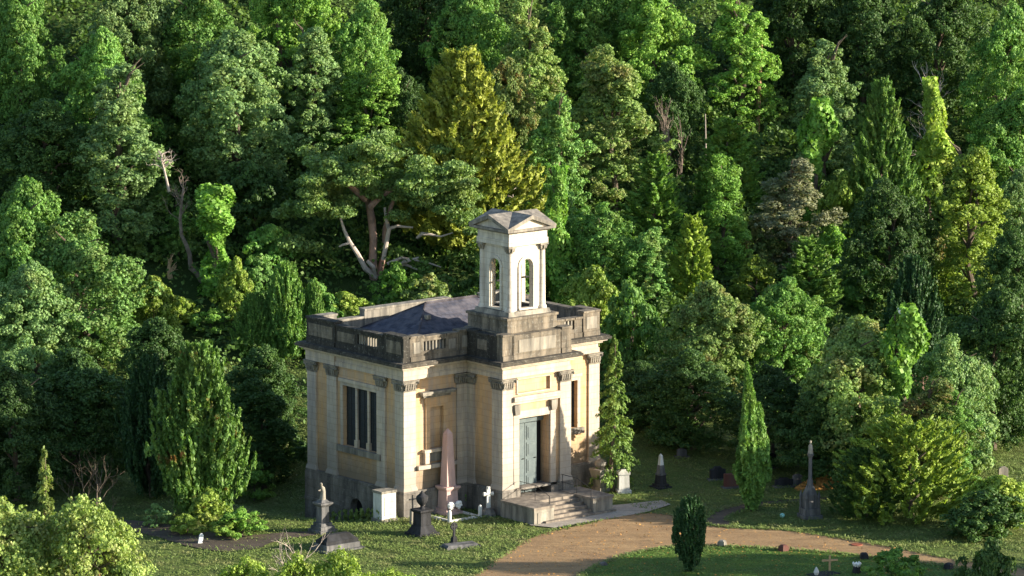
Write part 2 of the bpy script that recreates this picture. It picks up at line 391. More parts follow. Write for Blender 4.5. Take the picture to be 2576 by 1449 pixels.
lp = smooth_poly(gp([(285, 1308), (400, 1318), (500, 1336), (600, 1348), (760, 1338), (800, 1345), (700, 1362), (640, 1382), (560, 1388), (470, 1374), (380, 1348), (285, 1326)]))
sheet('earth_path', lp, 'earth_path', .04, .5, .08)

# ------------------------------------------------------------------ the chapel (x along the front, y along the left side)
ROT = math.radians(90-50.4882)
ch = empty('chapel', (0, 0, 0), ROT, label='honey stone mortuary chapel with dark parapet, front steps and a pale open bell tower', cat='chapel')
dF = Vector((math.cos(ROT), math.sin(ROT), 0)); dL = Vector((-math.sin(ROT), math.cos(ROT), 0))
def L2W(a, l, z=0): return dF*a+dL*l+Vector((0, 0, z))
WF, WD, PX0, PX1, PD = 15.03, 9.36, 4.75, 10.0, 3.3
def outline(o):
    return [(-o, -o), (PX0-o, -o), (PX0-o, -PD-o), (PX1+o, -PD-o), (PX1+o, -o), (WF+o, -o), (WF+o, WD+o), (-o, WD+o)]
pl = MB()
# plinth with basement arch in the left side
pl.prism(outline(.08), 1.38, 1.5)
core = [(.7, .7), (5.2, .7), (5.2, -2.2), (9.5, -2.2), (9.5, .7), (14.3, .7), (14.3, 8.66), (.7, 8.66)]
pl.box(-.12, WF+.12, WD-.4, WD+.12, -3, 1.38)
pl.box(WF-.4, WF+.12, -.12, WD-.4, -3, 1.38)
for a0, a1 in ((-.12, PX0-.12), (PX1+.12, WF-.4)): pl.box(a0, a1, -.12, .4, -3, 1.38)
pl.box(PX0-.12, PX1+.12, -PD-.12, .4, -1, .96)
pl.box(PX0-.12, 6.06, -PD-.12, -2.6, .96, 1.38); pl.box(8.37, PX1+.12, -PD-.12, -2.6, .96, 1.38)
pl.box(PX0-.12, 5.3, -2.6, .4, .96, 1.38); pl.box(9.4, PX1+.12, -2.6, .4, .96, 1.38)
AL0, AL1, ASP = 3.82, 5.02, -.16
pl.box(-.12, .4, .4, AL0, -3, 1.38); pl.box(-.12, .4, AL1, WD-.4, -3, 1.38)
arc = [((AL0+AL1)/2-.6*math.cos(PI*k/10), ASP+.6*math.sin(PI*k/10)) for k in range(11)]
for (y0, z0), (y1, z1) in zip(arc, arc[1:]):
    pl.add([(x, y, z) for x in (-.12, .4) for y, z in ((y0, z0), (y1, z1), (y1, 1.38), (y0, 1.38))], [(0, 1, 2, 3), (7, 6, 5, 4), (0, 4, 5, 1)])
pl.box(-.17, -.121, AL1+.1, WD+.12, -.35, -.2)
pl.build('plinth', 'plinth_stone', ch)
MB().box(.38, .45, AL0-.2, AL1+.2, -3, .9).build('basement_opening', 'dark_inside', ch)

wl = MB()
wl.prism(core, 1.5, 9.2)
def leftp(u, d, z): return (.12+d, u, z)
def frontp(u, d, z): return (u, .12+d, z)
def porchf(u, d, z): return (u, -PD+.12+d, z)
def porchl(u, d, z): return (PX0+.12+d, u, z)
def porchr(u, d, z): return (PX1-.12-d, u, z)
def rightp(u, d, z): return (WF-.12-d, u, z)
def backp(u, d, z): return (u, WD-.12-d, z)
wl.panel(.12, WD-.12, 1.5, 8.2, [(2.65, 5.95, 3.4, 7.04)], leftp, .5)
wl.panel(.62, PX0+.12, 1.5, 8.2, [(1.97, 2.97, 3.85, 6.33)], frontp, .5)
wl.panel(PX1-.12, WF-.62, 1.5, 8.2, [(11.6, 13.35, 3.7, 6.6)], frontp, .5)
wl.panel(-PD+.12, .12, 1.5, 8.2, [], porchl, .35)
wl.panel(-PD+.12, .12, 1.5, 8.2, [], porchr, .35)
wl.panel(PX0+.47, PX1-.47, 1.5, 8.2, [(6.06, 8.37, 1.5, 5.62), (5.98, 8.42, 7.16, 7.93)], porchf, .75)
wl.box(5.99, 8.41, -PD+.24, -PD+.5, 7.17, 7.92)
wl.box(1.98, 2.96, .27, .4, 3.86, 6.32)
wl.panel(.62, WD-.62, 1.5, 8.2, [(3.4, 5.95, 3.4, 7.04)], rightp, .5)
wl.panel(.12, WF-.62, 1.5, 8.2, [], backp, .4)
wl.box(WF-.62, WF-.12, WD-.62, WD-.12, 1.5, 8.2); wl.box(WF-.62, WF-.12, .12, .62, 1.5, 8.2)
wl.build('wall', 'ochre', ch)
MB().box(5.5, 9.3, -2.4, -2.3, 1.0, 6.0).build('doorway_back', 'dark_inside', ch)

# entablature
en = MB(); en.prism(outline(.0), 8.125, 8.42); en.prism(outline(-.06), 8.42, 8.72)
en.box(-.06, 2, 6.6, WD+.06, 8.13, 8.7); en.box(-.06, 2, -.06, 2.5, 8.13, 8.7)
en.build('entablature', 'cream', ch)
co_ = MB(); co_.prism(outline(.14), 8.72, 8.86); co_.prism(outline(.34), 8.86, 8.97)
co_.build('cornice_bed', 'cream', ch)
c2 = MB(); c2.prism(outline(.52), 8.97, 9.13); c2.prism(outline(.44), 9.13, 9.2)
c2.build('cornice', 'cornice_stone', ch)

def capital(p, x0, x1, y0, y1, z0=7.45, z1=8.12, mat='cap_stone', flare=.14):
    c = MB(); cx, cy = (x0+x1)/2, (y0+y1)/2; hx, hy = (x1-x0)/2, (y1-y0)/2; H = z1-z0
    c.frust(cx, cy, z0, z0+.05, hx+.04, hy+.04, hx+.04, hy+.04)
    c.frust(cx, cy, z0+.05, z1-.14*H, hx-.01, hy-.01, hx+.07, hy+.07)
    c.frust(cx, cy, z1-.14*H, z1, hx+flare, hy+flare, hx+flare+.03, hy+flare+.03)
    for zz, e in ((z0+.3*H, .05), (z0+.55*H, .08)):            # two rows of leaves
        n = 5
        for k in range(n):
            t = -1+2*(k+.5)/n
            c.frust(cx+t*hx, cy-hy-e, zz-.1, zz+.09, hx*.1, .05, hx*.15, .09)
            c.frust(cx+t*hx, cy+hy+e, zz-.1, zz+.09, hx*.1, .05, hx*.15, .09)
            c.frust(cx-hx-e, cy+t*hy, zz-.1, zz+.09, .05, hy*.1, .09, hy*.15)
            c.frust(cx+hx+e, cy+t*hy, zz-.1, zz+.09, .05, hy*.1, .09, hy*.15)
    for sx in (-1, 1):
        for sy in (-1, 1):                                      # corner scrolls
            q = Vector((cx+sx*(hx+.07), cy+sy*(hy+.07), z1-.26*H))
            d = Vector((sx, -sy, 0)).normalized()*.07
            c.tube([q-d, q+d], .11*min(1, H/.6), 9)
    return c.build('capital', mat, p)
def pilaster(x0, x1, y0, y1, mat='cream'):
    p = MB().box(x0, x1, y0, y1, 1.75, 7.45).frust((x0+x1)/2, (y0+y1)/2, 1.5, 1.75, (x1-x0)/2+.09, (y1-y0)/2+.09, (x1-x0)/2+.03, (y1-y0)/2+.03)
    o = p.build('pilaster', mat, ch); capital(o, x0, x1, y0, y1); return o
pilaster(0, .9, 0, .85); pilaster(0, .5, 1.8, 2.6); pilaster(0, .5, 6.5, 7.42); pilaster(0, .85, 8.5, WD)
pilaster(4.0, PX0+.02, .0, .4); pilaster(PX0, PX0+.4, -.62, .02)
pilaster(PX0-.0, PX0+.82, -PD, -PD+1.0); pilaster(9.16, PX1, -PD, -PD+1.0)
pilaster(PX1-.4, PX1, -.62, .02); pilaster(PX1-.02, 10.7, 0, .4)
pilaster(14.2, WF, 0, .85); pilaster(WF-.5, WF, 1.8, 2.6); pilaster(WF-.5, WF, 6.5, 7.42); pilaster(14.2, WF, 8.5, WD)

# left window: three leaded lights
def frame_window(put, u0, u1, z0, z1, mull):
    wf = MB()
    def bx(ua, ub, za, zb, d0, d1):
        P = [put(u, d, z) for u in (ua, ub) for d in (d0, d1) for z in (za, zb)]
        wf.add(P, [(0, 1, 3, 2), (4, 6, 7, 5), (0, 4, 5, 1), (2, 3, 7, 6), (0, 2, 6, 4), (1, 5, 7, 3)])
    bx(u0-.22, u0-.002, z0, z1+.22, -.06, .1); bx(u1+.002, u1+.22, z0, z1+.22, -.06, .1); bx(u0-.002, u1+.002, z1+.002, z1+.22, -.06, .1)
    bx(u0-.3, u1+.3, z1+.22, z1+.42, -.16, .1)
    fr = wf.build('window', 'cream', ch)
    wf = MB(); bx(u0-.45, u1+.45, z0-.36, z0-.002, -.2, .2); wf.build('sill', 'cap_stone', fr)
    for m in mull:
        wf = MB(); bx(m-.085, m+.085, z0+.45, z1, .1, .2); bx(m-.14, m+.14, z0, z0+.45, .04, .24); wf.build('mullion', 'cream', fr)
    wf = MB(); bx(u0, u1, z0, z1, .26, .3); g = wf.build('pane', 'window_lead', fr)
    wf = MB()
    z = z0+.36
    while z < z1: bx(u0, u1, z-.012, z+.012, .235, .255); z += .45
    u = u0+.3
    while u < u1: bx(u-.01, u+.01, z0, z1, .238, .258); u += .42
    wf.build('glazing_bars', 'iron', fr)
    return fr
frame_window(leftp, 2.65, 5.95, 3.4, 7.04, (3.67, 4.83))
frame_window(frontp, 11.6, 13.35, 3.7, 6.6, (12.47,))
frame_window(rightp, 3.4, 5.95, 3.4, 7.04, (4.25, 5.1))
# blind window on the front left bay
bw = MB(); bw.box(1.66, 1.968, 0, .2, 3.85, 6.6); bw.box(2.972, 3.28, 0, .2, 3.85, 6.6); bw.box(1.968, 2.972, 0, .2, 6.332, 6.6)
bw.box(1.6, 3.34, .02, .2, 6.6, 6.92)
b_ = bw.build('blind_window', 'ochre', ch)
MB().box(1.45, 3.5, -.06, .2, 6.92, 7.1).box(1.25, 3.68, -.26, .2, 7.1, 7.2).box(1.2, 3.73, -.32, .2, 7.2, 7.32).build('hood', 'cap_stone', b_)
MB().box(1.4, 3.54, -.22, .2, 3.68, 3.848).box(1.5, 1.85, -.14, .2, 3.0, 3.68).box(3.1, 3.45, -.14, .2, 3.0, 3.68).build('sill', 'cream', b_)
MB().box(1.86, 3.09, -.02, .2, 3.1, 3.66).build('apron_panel', 'cap_stone', b_)
MB().box(.95, 3.9, -.2, .2, 2.72, 2.95).build('ledge', 'cream', b_)
# door case
dc = MB(); dc.box(5.58, 9.14, -PD-.0, -PD+.2, 6.52, 6.7); dc.box(5.56, 9.15, -PD-.16, -PD+.2, 6.7, 6.98)
dc.box(5.65, 8.75, -PD+.04, -PD+.2, 5.64, 6.1)
dcase = dc.build('door_case', 'cream', ch)
for a in (5.62, 8.42):
    j = MB().box(a, a+.4, -PD+.0, -PD+.3, 1.5, 5.9).box(a-.05, a+.45, -PD-.08, -PD+.3, .98, 1.5).build('door_jamb', 'cream', ch)
    MB().box(a-.03, a+.43, -PD-.14, -PD+.3, 6.2, 6.5).frust(a+.2, -PD+.08, 5.9, 6.2, .17, .2, .22, .22).build('bracket', 'cap_stone', j)
PA = MB()
for x0, x1, z0, z1 in ((5.9, 8.5, 7.94, 8.02), (5.9, 8.5, 7.07, 7.15), (5.88, 5.97, 7.07, 8.02), (8.43, 8.52, 7.07, 8.02)): PA.box(x0, x1, -PD+.06, -PD+.2, z0, z1)
PA.build('panel_moulding', 'cream', ch)
def door(x0, x1, y, ang, hinge):
    """leaf with six raised panels and studs; swings about its hinge edge"""
    wdt = x1-x0; d = MB().box(0, wdt, 0, .08, 0, 4.15)
    for i in range(4):
        d.box(.12, wdt-.12, -.03, .0, .15+i*1.0, .98+i*1.0)
        d.box(.22, wdt-.22, -.055, -.03, .25+i*1.0, .88+i*1.0)
    o = d.build('door', 'door_paint', ch)
    MB().lathe([(.0, 0), (.045, .0), (.045, .05), (0, .06)], 0, 0, 10).build('handle', 'iron', o).location = (wdt-.12, -.06, 2.0)
    o.location = (x0 if hinge < 0 else x1, y, 1.02); o.rotation_euler.z = ang
    return o
d1 = door(6.1, 6.97, -2.62, 0, -1)
d2 = door(6.99, 7.84, -2.64, math.radians(-4), -1)
MB().box(6.07, 8.36, -2.7, -2.5, 5.22, 5.6).build('door_lintel', 'door_paint', ch)

# steps, side walls, landing
st = MB(); st.box(4.9, 10.1, -4.95, -PD-.121, -.6, .99)
for i in range(6):
    z = .99-.165*(i+1); y0 = -4.95-.36*(i+1)
    st.box(6.01 if i < 4 else 5.2, 8.99 if i < 4 else 10.6, y0, -4.95-.36*i if i else -4.951, -.6, z)
st.build('steps', 'step_stone', ch)
for a0, a1 in ((4.5, 6.0), (9.0, 10.5)):
    s = MB().box(a0, a1, -6.5, -PD-.125, -.9, .88).build('step_wall', 'cap_stone', ch)
    MB().box(a0-.06, a1+.06, -6.56, -PD-.13, .88, 1.02).build('coping', 'step_stone', s)
    MB().box(a0+.25, a1-.25, -6.53, -6.49, .05, .7).build('panel', 'cap_stone', s)
sheet('paving', [Vector(L2W(a, l)[:2]) for a, l in ((4.2, -6.4), (4.9, -7.9), (11.6, -8.1), (14.3, -7.4), (14.6, -6.2), (12.2, -5.6), (10.4, -5.0), (6, -5.5))], 'paving', .055, .5)
rl = MB()
for a in (5.9, 9.1):
    for l in (-4.9, -3.6): rl.tube([(a, l, 1.0), (a, l, 1.95)], .02, 6)
    rl.tube([(a, -3.5, 1.95), (a, -4.95, 1.95), (a, -6.2, 1.5)], .02, 6); rl.tube([(a, -3.5, 1.5), (a, -4.95, 1.5)], .018, 6); rl.tube([(a, -6.2, 1.0), (a, -6.2, 1.5)], .025, 6)
rl.build('handrail', 'iron', ch)

# parapet
def prect(mb, side, u0, u1, z0, z1, d0, d1):
    f = {'L': lambda u, d: (d, u), 'F': lambda u, d: (u, d), 'R': lambda u, d: (WF-d, u), 'B': lambda u, d: (u, WD-d), 'P': lambda u, d: (u, -PD+d), 'Q': lambda u, d: (PX0+d, u), 'S': lambda u, d: (PX1-d, u)}[side]
    (xa, ya), (xb, yb) = f(u0, d0), f(u1, d1)
    mb.box(min(xa, xb), max(xa, xb), min(ya, yb), max(ya, yb), z0, z1)
def parapet(side, mat, runs, z0=9.2):
    """runs: (u0, u1, top, kind) kind pier / solid / open"""
    p = MB(); caps = MB(); pans = []; bal = MB()
    for u0, u1, z1, k in runs:
        if k == 'open':
            prect(p, side, u0, u1, z0, 9.72, .04, .44); prect(p, side, u0, u1, 10.3, z1-.1, .04, .44)
            n = max(2, int((u1-u0)/.24))
            for i in range(n):
                u = u0+(u1-u0)*(i+.5)/n; prect(bal, side, u-.05, u+.05, 9.72, 10.3, .16, .3)
        else:
            d = -.0 if k == 'pier' else .07
            prect(p, side, u0, u1, z0, z1-.12, d, .5-d)
            prect(p, side, u0-.0, u1+.0, z0, z0+.28, d-.05, d)
            if u1-u0 > .8: pan = MB(); prect(pan, side, u0+.22, u1-.22, z0+.45, z1-.38, d-.03, d+.02); pans.append(pan)
        e = .07 if k == 'pier' else .0
        prect(caps, side, u0-(.03 if k == 'pier' else -.032), u1+(.03 if k == 'pier' else -.032), z1-.12, z1, -.05-e+.04, .54+e-.04)
    o = p.build('parapet', mat, ch)
    caps.build('coping', mat, o)
    for pan in pans: pan.build('panel', 'lichen_stone' if mat == 'dirty_shaded_stone' else 'cap_stone', o)
    if bal.v: bal.build('balusters', 'cap_stone', o)
parapet('L', 'dirty_shaded_stone', [(0, 1.84, 10.76, 'pier'), (1.84, 2.58, 10.6, 'solid'), (2.58, 4.5, 10.6, 'open'), (4.5, 6.6, 10.6, 'solid'), (6.6, WD, 10.76, 'pier')])
parapet('F', 'lichen_stone', [(.5, 1.45, 10.7, 'pier'), (1.45, 3.2, 10.6, 'open'), (3.2, 4.15, 10.6, 'solid'), (4.15, PX0+.5, 10.7, 'pier')])
parapet('Q', 'dirty_shaded_stone', [(-PD+.5, -2.0, 10.62, 'solid'), (-2.0, -.7, 10.62, 'solid'), (-.7, -.0, 10.7, 'pier')])
parapet('P', 'lichen_stone', [(PX0, 5.5, 10.76, 'pier'), (5.5, 5.75, 10.62, 'solid')])
parapet('P', 'lichen_stone', [(8.95, 9.25, 10.6, 'solid'), (9.25, PX1, 10.76, 'pier')])
parapet('S', 'lichen_stone', [(-PD+.5, -2.0, 10.62, 'solid'), (-2.0, -.7, 10.62, 'solid'), (-.7, -.0, 10.7, 'pier')])
parapet('F', 'lichen_stone', [(PX1-.5, 11.2, 10.7, 'pier'), (11.2, 12.3, 10.45, 'solid'), (12.3, 13.1, 10.45, 'open'), (13.1, 13.75, 10.45, 'solid'), (13.75, WF, 10.76, 'pier')])
parapet('R', 'lichen_stone', [(.5, 1.84, 10.76, 'pier'), (1.84, 6.6, 10.6, 'solid'), (6.6, WD, 10.76, 'pier')])
parapet('B', 'cap_stone', [(.5, 1.9, 10.76, 'pier'), (1.9, 4.0, 10.35, 'solid'), (4.0, 10.6, 10.8, 'pier'), (10.6, 13.2, 10.4, 'solid'), (13.2, WF-.5, 10.76, 'pier')])
# gutter floor and slate roof
MB().prism([(.4, .4), (5.1, .4), (5.1, -2.9), (9.6, -2.9), (9.6, .4), (14.6, .4), (14.6, 8.96), (.4, 8.96)], 9.2, 9.6).box(2.75, 12.25, 2.25, 7.65, 9.602, 9.9).build('flat_roof', 'cap_stone', ch)
def roofmesh():
    x0, x1, y0, y1, ze, zr = 2.7, 12.3, 2.2, 7.7, 9.9, 11.5
    ym = (y0+y1)/2; k = 2.85
    V = [(x0, y0, ze), (x1, y0, ze), (x1, y1, ze), (x0, y1, ze), (x0+k, ym, zr), (x1-k, ym, zr)]
    Fs = [(0, 1, 5, 4), (1, 2, 5), (2, 3, 4, 5), (3, 0, 4), (0, 3, 2, 1)]
    me = bpy.data.meshes.new('slate_roof'); me.from_pydata(V, [], Fs); uv = me.uv_layers.new(name='UVMap')
    for p in me.polygons:
        for li in p.loop_indices:
            v = me.vertices[me.loops[li].vertex_index].co
            if p.index in (0, 2): uv.data[li].uv = (v.x, abs(v.y-ym)*1.1)
            else: uv.data[li].uv = (v.y, min(abs(v.x-x0), abs(v.x-x1))*1.06)
    me.materials.append(MATS['slate']); o = bpy.data.objects.new('slate_roof', me); COL.objects.link(o); o.parent = ch
    r = MB()
    for p in ((V[0], V[4]), (V[1], V[5]), (V[2], V[5]), (V[3], V[4])): r.tube([p[0], p[1]], .07, 6)
    r.tube([V[4], V[5]], .1, 6); r.build('ridge_tiles', 'slate', o)
    MB().box(4.55, 4.85, 3.5, 3.8, 10.8, 11.05).build('roof_vent', 'cap_stone', o)
    return o
roofmesh()

# bell tower on the porch
tw = MB(); tw.box(5.55, 9.15, -PD-.04, -2.8, 9.2, 10.66); tw.box(5.3, 9.4, -2.8, .9, 9.5, 10.7)
tb = tw.build('tower_base', 'lichen_stone', ch)
MB().box(5.95, 8.75, -PD-.065, -PD-.035, 9.6, 10.35).build('panel', 'cap_stone', tb)
MB().box(5.5, 9.25, -2.85, .85, 10.7, 11.45).box(5.42, 9.33, -2.93, .93, 11.45, 11.6).build('tower_block', 'lichen_stone', ch)
TC = (7.37, -1.03); TH = 1.44
MB().frust(TC[0], TC[1], 11.6, 11.86, TH+.18, TH+.18, TH+.1, TH+.1).build('tower_step', 'cap_stone', ch)
bt = empty('bell_tower'); bt.parent = ch
def archwall(k):
    """one pierced tower wall with deep arch, between the corner columns"""
    m = MB(); hw, ow = TH-.36, .42; zb, zs, zt = 12.0, 14.45, 15.75; th = .24
    def P(u, d, z):
        x, y = u, -TH+.15+d
        for _ in range(k): x, y = -y, x
        return (TC[0]+x, TC[1]+y, z)
    def blk(ua, ub, za, zb_, d0=0, d1=th):
        Q = [P(u, d, z) for u in (ua, ub) for d in (d0, d1) for z in (za, zb_)]
        m.add(Q, [(0, 1, 3, 2), (4, 6, 7, 5), (0, 4, 5, 1), (2, 3, 7, 6), (0, 2, 6, 4), (1, 5, 7, 3)])
    blk(-hw, -ow, zb, zs); blk(ow, hw, zb, zs); blk(-hw, hw, 11.86, zb)
    n = 12; A = [(-ow*math.cos(PI*i/n), zs+ow*math.sin(PI*i/n)) for i in range(n+1)]
    blk(-hw, -ow, zs, zt); blk(ow, hw, zs, zt)
    for (ua, za), (ub, zc) in zip(A, A[1:]):
        m.add([P(ua, 0, za), P(ub, 0, zc), P(ub, 0, zt), P(ua, 0, zt), P(ua, th, za), P(ub, th, zc), P(ub, th, zt), P(ua, th, zt)], [(0, 1, 2, 3), (4, 7, 6, 5), (0, 4, 5, 1)])
    # raised archivolt
    r0, r1 = .47, .64
    for s in (-1, 1): blk(s*r0, s*r1, 12.0, zs, -.08, 0)
    B0 = [(-r0*math.cos(PI*i/n), zs+r0*math.sin(PI*i/n)) for i in range(n+1)]; B1 = [(-r1*math.cos(PI*i/n), zs+r1*math.sin(PI*i/n)) for i in range(n+1)]
    for i in range(n):
        q = [B0[i], B0[i+1], B1[i+1], B1[i]]
        m.add([P(u, -.06, z) for u, z in q]+[P(u, 0, z) for u, z in q], [(0, 1, 2, 3), (0, 4, 5, 1), (3, 2, 6, 7)])
    blk(-.62, .62, 11.9, 12.0, -.12, 0)
    return m
for k in range(4): archwall(k).build('arch_wall', 'bright_stone', bt)
for sx in (-1, 1):
    for sy in (-1, 1):
        cx, cy = TC[0]+sx*(TH-.22), TC[1]+sy*(TH-.22)
        c = MB().lathe([(.3, 11.86), (.3, 11.98), (.25, 12.05), (.225, 12.1), (.215, 14), (.2, 15.32)], cx, cy, 18).build('column', 'bright_stone', bt, smooth=True)
        # a corner pier behind each column keeps the tower closed
        px, py = TC[0]+sx*(TH-.36), TC[1]+sy*(TH-.36)
        MB().box(px-.12, px+.12, py-.12, py+.12, 11.86, 15.75).build('corner_pier', 'bright_stone', bt)
        cc = MB(); cc.lathe([(.2, 15.3), (.22, 15.33), (.2, 15.36), (.24, 15.5), (.3, 15.64)], cx, cy, 14)
        cc.box(cx-.3, cx+.3, cy-.3, cy+.3, 15.64, 15.74)
        for i in range(8):
            a = i*PI/4; cc.frust(cx+.25*math.cos(a), cy+.25*math.sin(a), 15.4, 15.6, .03, .03, .07, .07)
        cc.build('column_capital', 'cap_stone', bt)
e_ = MB(); q = TH+.06
e_.box(TC[0]-q, TC[0]+q, TC[1]-q, TC[1]+q, 15.75, 16.08); e_.box(TC[0]-q+.05, TC[0]+q-.05, TC[1]-q+.05, TC[1]+q-.05, 16.08, 16.5)
e_.build('frieze', 'bright_stone', bt)
e_ = MB(); e_.frust(TC[0], TC[1], 16.5, 16.62, q+.02, q+.02, q+.2, q+.2); e_.box(TC[0]-1.82, TC[0]+1.82, TC[1]-1.82, TC[1]+1.82, 16.62, 16.76)
e_.build('eaves', 'pediment_stone', bt)
# crossed gables: four pediments
zE, zR, R_ = 16.76, 17.44, 1.84
ro = MB(); ty = MB(); rk = MB()
for k in range(4):
    def P(u, d, z):
        x, y = u, -d
        for _ in range(k): x, y = -y, x
        return (TC[0]+x, TC[1]+y, z)
    A, B, C, O = P(-R_, R_, zE), P(R_, R_, zE), P(0, R_, zR), P(0, 0, zR)
    up = .1
    A2, B2, C2, O2 = [(p[0], p[1], p[2]+up) for p in (A, B, C, O)]
    ro.add([A2, C2, O2, B2, A, C, O, B], [(0, 1, 2), (3, 2, 1), (4, 5, 1, 0), (5, 7, 3, 1)])
    ty.add([P(-R_+.35, R_-.22, zE), P(R_-.35, R_-.22, zE), P(0, R_-.22, zR-.1), P(-R_+.35, R_-.5, zE), P(R_-.35, R_-.5, zE), P(0, R_-.5, zR-.1)], [(0, 1, 2), (3, 5, 4), (0, 3, 4, 1)])
    for s in (-1, 1):
        rk.add([P(s*R_, R_, zE), P(0, R_, zR), P(0, R_, zR-.13), P(s*(R_-.36), R_, zE), P(s*R_, R_-.3, zE), P(0, R_-.3, zR), P(0, R_-.3, zR-.13), P(s*(R_-.36), R_-.3, zE)],
               [(0, 1, 2, 3), (4, 7, 6, 5), (3, 2, 6, 7)])
ro.build('tower_roof', 'pediment_stone', bt); ty.build('tympanum', 'bright_stone', bt); rk.build('raking_cornice', 'cap_stone', bt)
MB().tube([(TC[0]-1.2, TC[1], 13.55), (TC[0]+1.2, TC[1], 13.55)], .06, 6).lathe([(.06, 13.5), (.2, 13.4), (.26, 13.1), (.33, 12.8), (.42, 12.62)], TC[0], TC[1], 16).build('bell', 'iron', bt)
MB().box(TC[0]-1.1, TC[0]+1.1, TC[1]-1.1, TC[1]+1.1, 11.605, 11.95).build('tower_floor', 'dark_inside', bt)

# ------------------------------------------------------------------ monuments
def at(name, dx, dy, label, cat, rz=ROT, group=None, dz=0):
    p, mpp = hit(dx, dy); p.z += dz-.03
    return empty(name, p, rz, label=label, cat=cat, group=group)
o = at('obelisk', 1127, 1292, 'tall pink granite obelisk on a pedestal in front of the chapel', 'obelisk')
MB().box(-.62, .62, -.62, .62, 0, .22).box(-.52, .52, -.52, .52, .22, .4).frust(0, 0, .4, 1.45, .44, .44, .4, .4).frust(0, 0, 1.45, 1.6, .42, .42, .52, .52).box(-.54, .54, -.54, .54, 1.6, 1.72).build('pedestal', 'pink_granite', o)
MB().frust(0, 0, 1.72, 4.85, .33, .33, .2, .2).frust(0, 0, 4.85, 5.15, .2, .2, .01, .01).build('shaft', 'pink_granite', o)
for dx in (-.27, .3):
    wv = MB().tube([(dx, -.68, .62), (dx, -.62, .66), (dx, -.5, .7)], [.16, .25, .18], 12)
    for k in range(16):
        a = 2.4*k; c = Vector((dx+.055*k**.5*math.cos(a), -.66, .64+.055*k**.5*math.sin(a)))
        wv.tube([c-Vector((0, .07, 0)), c, c+Vector((0, .04, 0))], [.02, .07, .03], 6)
    wb = wv.build('floral_wreath', 'flower_white'); wb.parent = None
    wb.matrix_world = Matrix.Translation(o.location) @ Matrix.Rotation(ROT, 4, 'Z')
    tag(wb, 'left of the two white flower wreaths leaning on the pink obelisk' if dx < 0 else 'right of the two white flower wreaths leaning on the pink obelisk', 'wreath', 'white wreaths at the obelisk foot')
g = at('grave_kerb', 1127, 1297, 'low pale stone kerb with four short round posts round the obelisk grave', 'grave kerb')
kb = MB(); r_ = 1.15
kb.box(-r_, r_, -r_-.5, -r_-.36, 0, .16); kb.box(-r_, -r_+.14, -r_-.36, r_, 0, .16); kb.box(r_-.14, r_, -r_-.36, r_, 0, .16); kb.build('kerb', 'pale_marble', g)
for x, y in ((-r_, -r_-.43), (r_, -r_-.43), (-r_, r_), (r_, r_)):
    MB().lathe([(.12, 0), (.12, .62), (.1, .72), (.04, .78)], x, y, 12).build('post', 'pale_marble', g, smooth=True)

o = at('statue_monument', 812, 1338, 'weathered stone figure leaning on an urn on a tall grey pedestal left of the chapel', 'monument')
MB().box(-.62, .62, -.62, .62, -.2, .22).box(-.5, .5, -.5, .5, .22, .42).box(-.4, .4, -.4, .4, .42, .6).frust(0, 0, .6, 1.55, .28, .28, .25, .25).frust(0, 0, 1.55, 1.7, .28, .28, .42, .42).box(-.44, .44, -.44, .44, 1.7, 1.8).frust(0, 0, 1.8, 1.95, .3, .3, .18, .18).build('pedestal', 'grey_monument', o)
MB().tube([(0, 0, 1.9), (.02, 0, 2.15), (.05, 0, 2.4), (-.02, 0, 2.6), (-.08, 0, 2.75)], [.2, .17, .14, .16, .07], 10).tube([(-.05, 0, 2.62), (-.22, -.02, 2.5), (-.32, -.03, 2.52)], [.07, .05, .03], 7).tube([(-.09, 0, 2.72), (-.1, 0, 2.8), (-.11, 0, 2.9), (-.11, 0, 2.95)], [.05, .09, .09, .03], 9).build('figure', 'cap_stone', o, smooth=True)

o = at('chest_tomb', 848, 1380, 'long dark ridged chest tomb on a stepped base below the chapel, left foreground', 'tomb', ROT-.05)
MB().box(-1.35, 1.35, -.85, .85, -.4, .12).box(-1.15, 1.15, -.65, .65, .12, .42).build('base', 'grey_monument', o)
MB().box(-1.1, 1.1, -.55, .55, .42, .62).frust(0, 0, .62, .92, 1.05, .5, .75, .16).build('ridged_lid', 'dark_monument', o)

o = at('urn_pedestal', 1062, 1345, 'dark grey flared pedestal with a covered urn, in front of the pink obelisk', 'monument')
MB().box(-.72, .72, -.72, .72, -.1, .2).frust(0, 0, .2, .62, .62, .62, .42, .42).frust(0, 0, .62, 1.35, .38, .38, .36, .36).frust(0, 0, 1.35, 1.45, .38, .38, .48, .48).box(-.48, .48, -.48, .48, 1.45, 1.55).build('pedestal', 'dark_monument', o)
MB().lathe([(.2, 1.55), (.12, 1.65), (.1, 1.72), (.3, 1.95), (.36, 2.15), (.33, 2.3), (.2, 2.4), (.1, 2.5), (.05, 2.6), (.0, 2.65)], 0, 0, 16).build('urn', 'dark_monument', o, smooth=True)

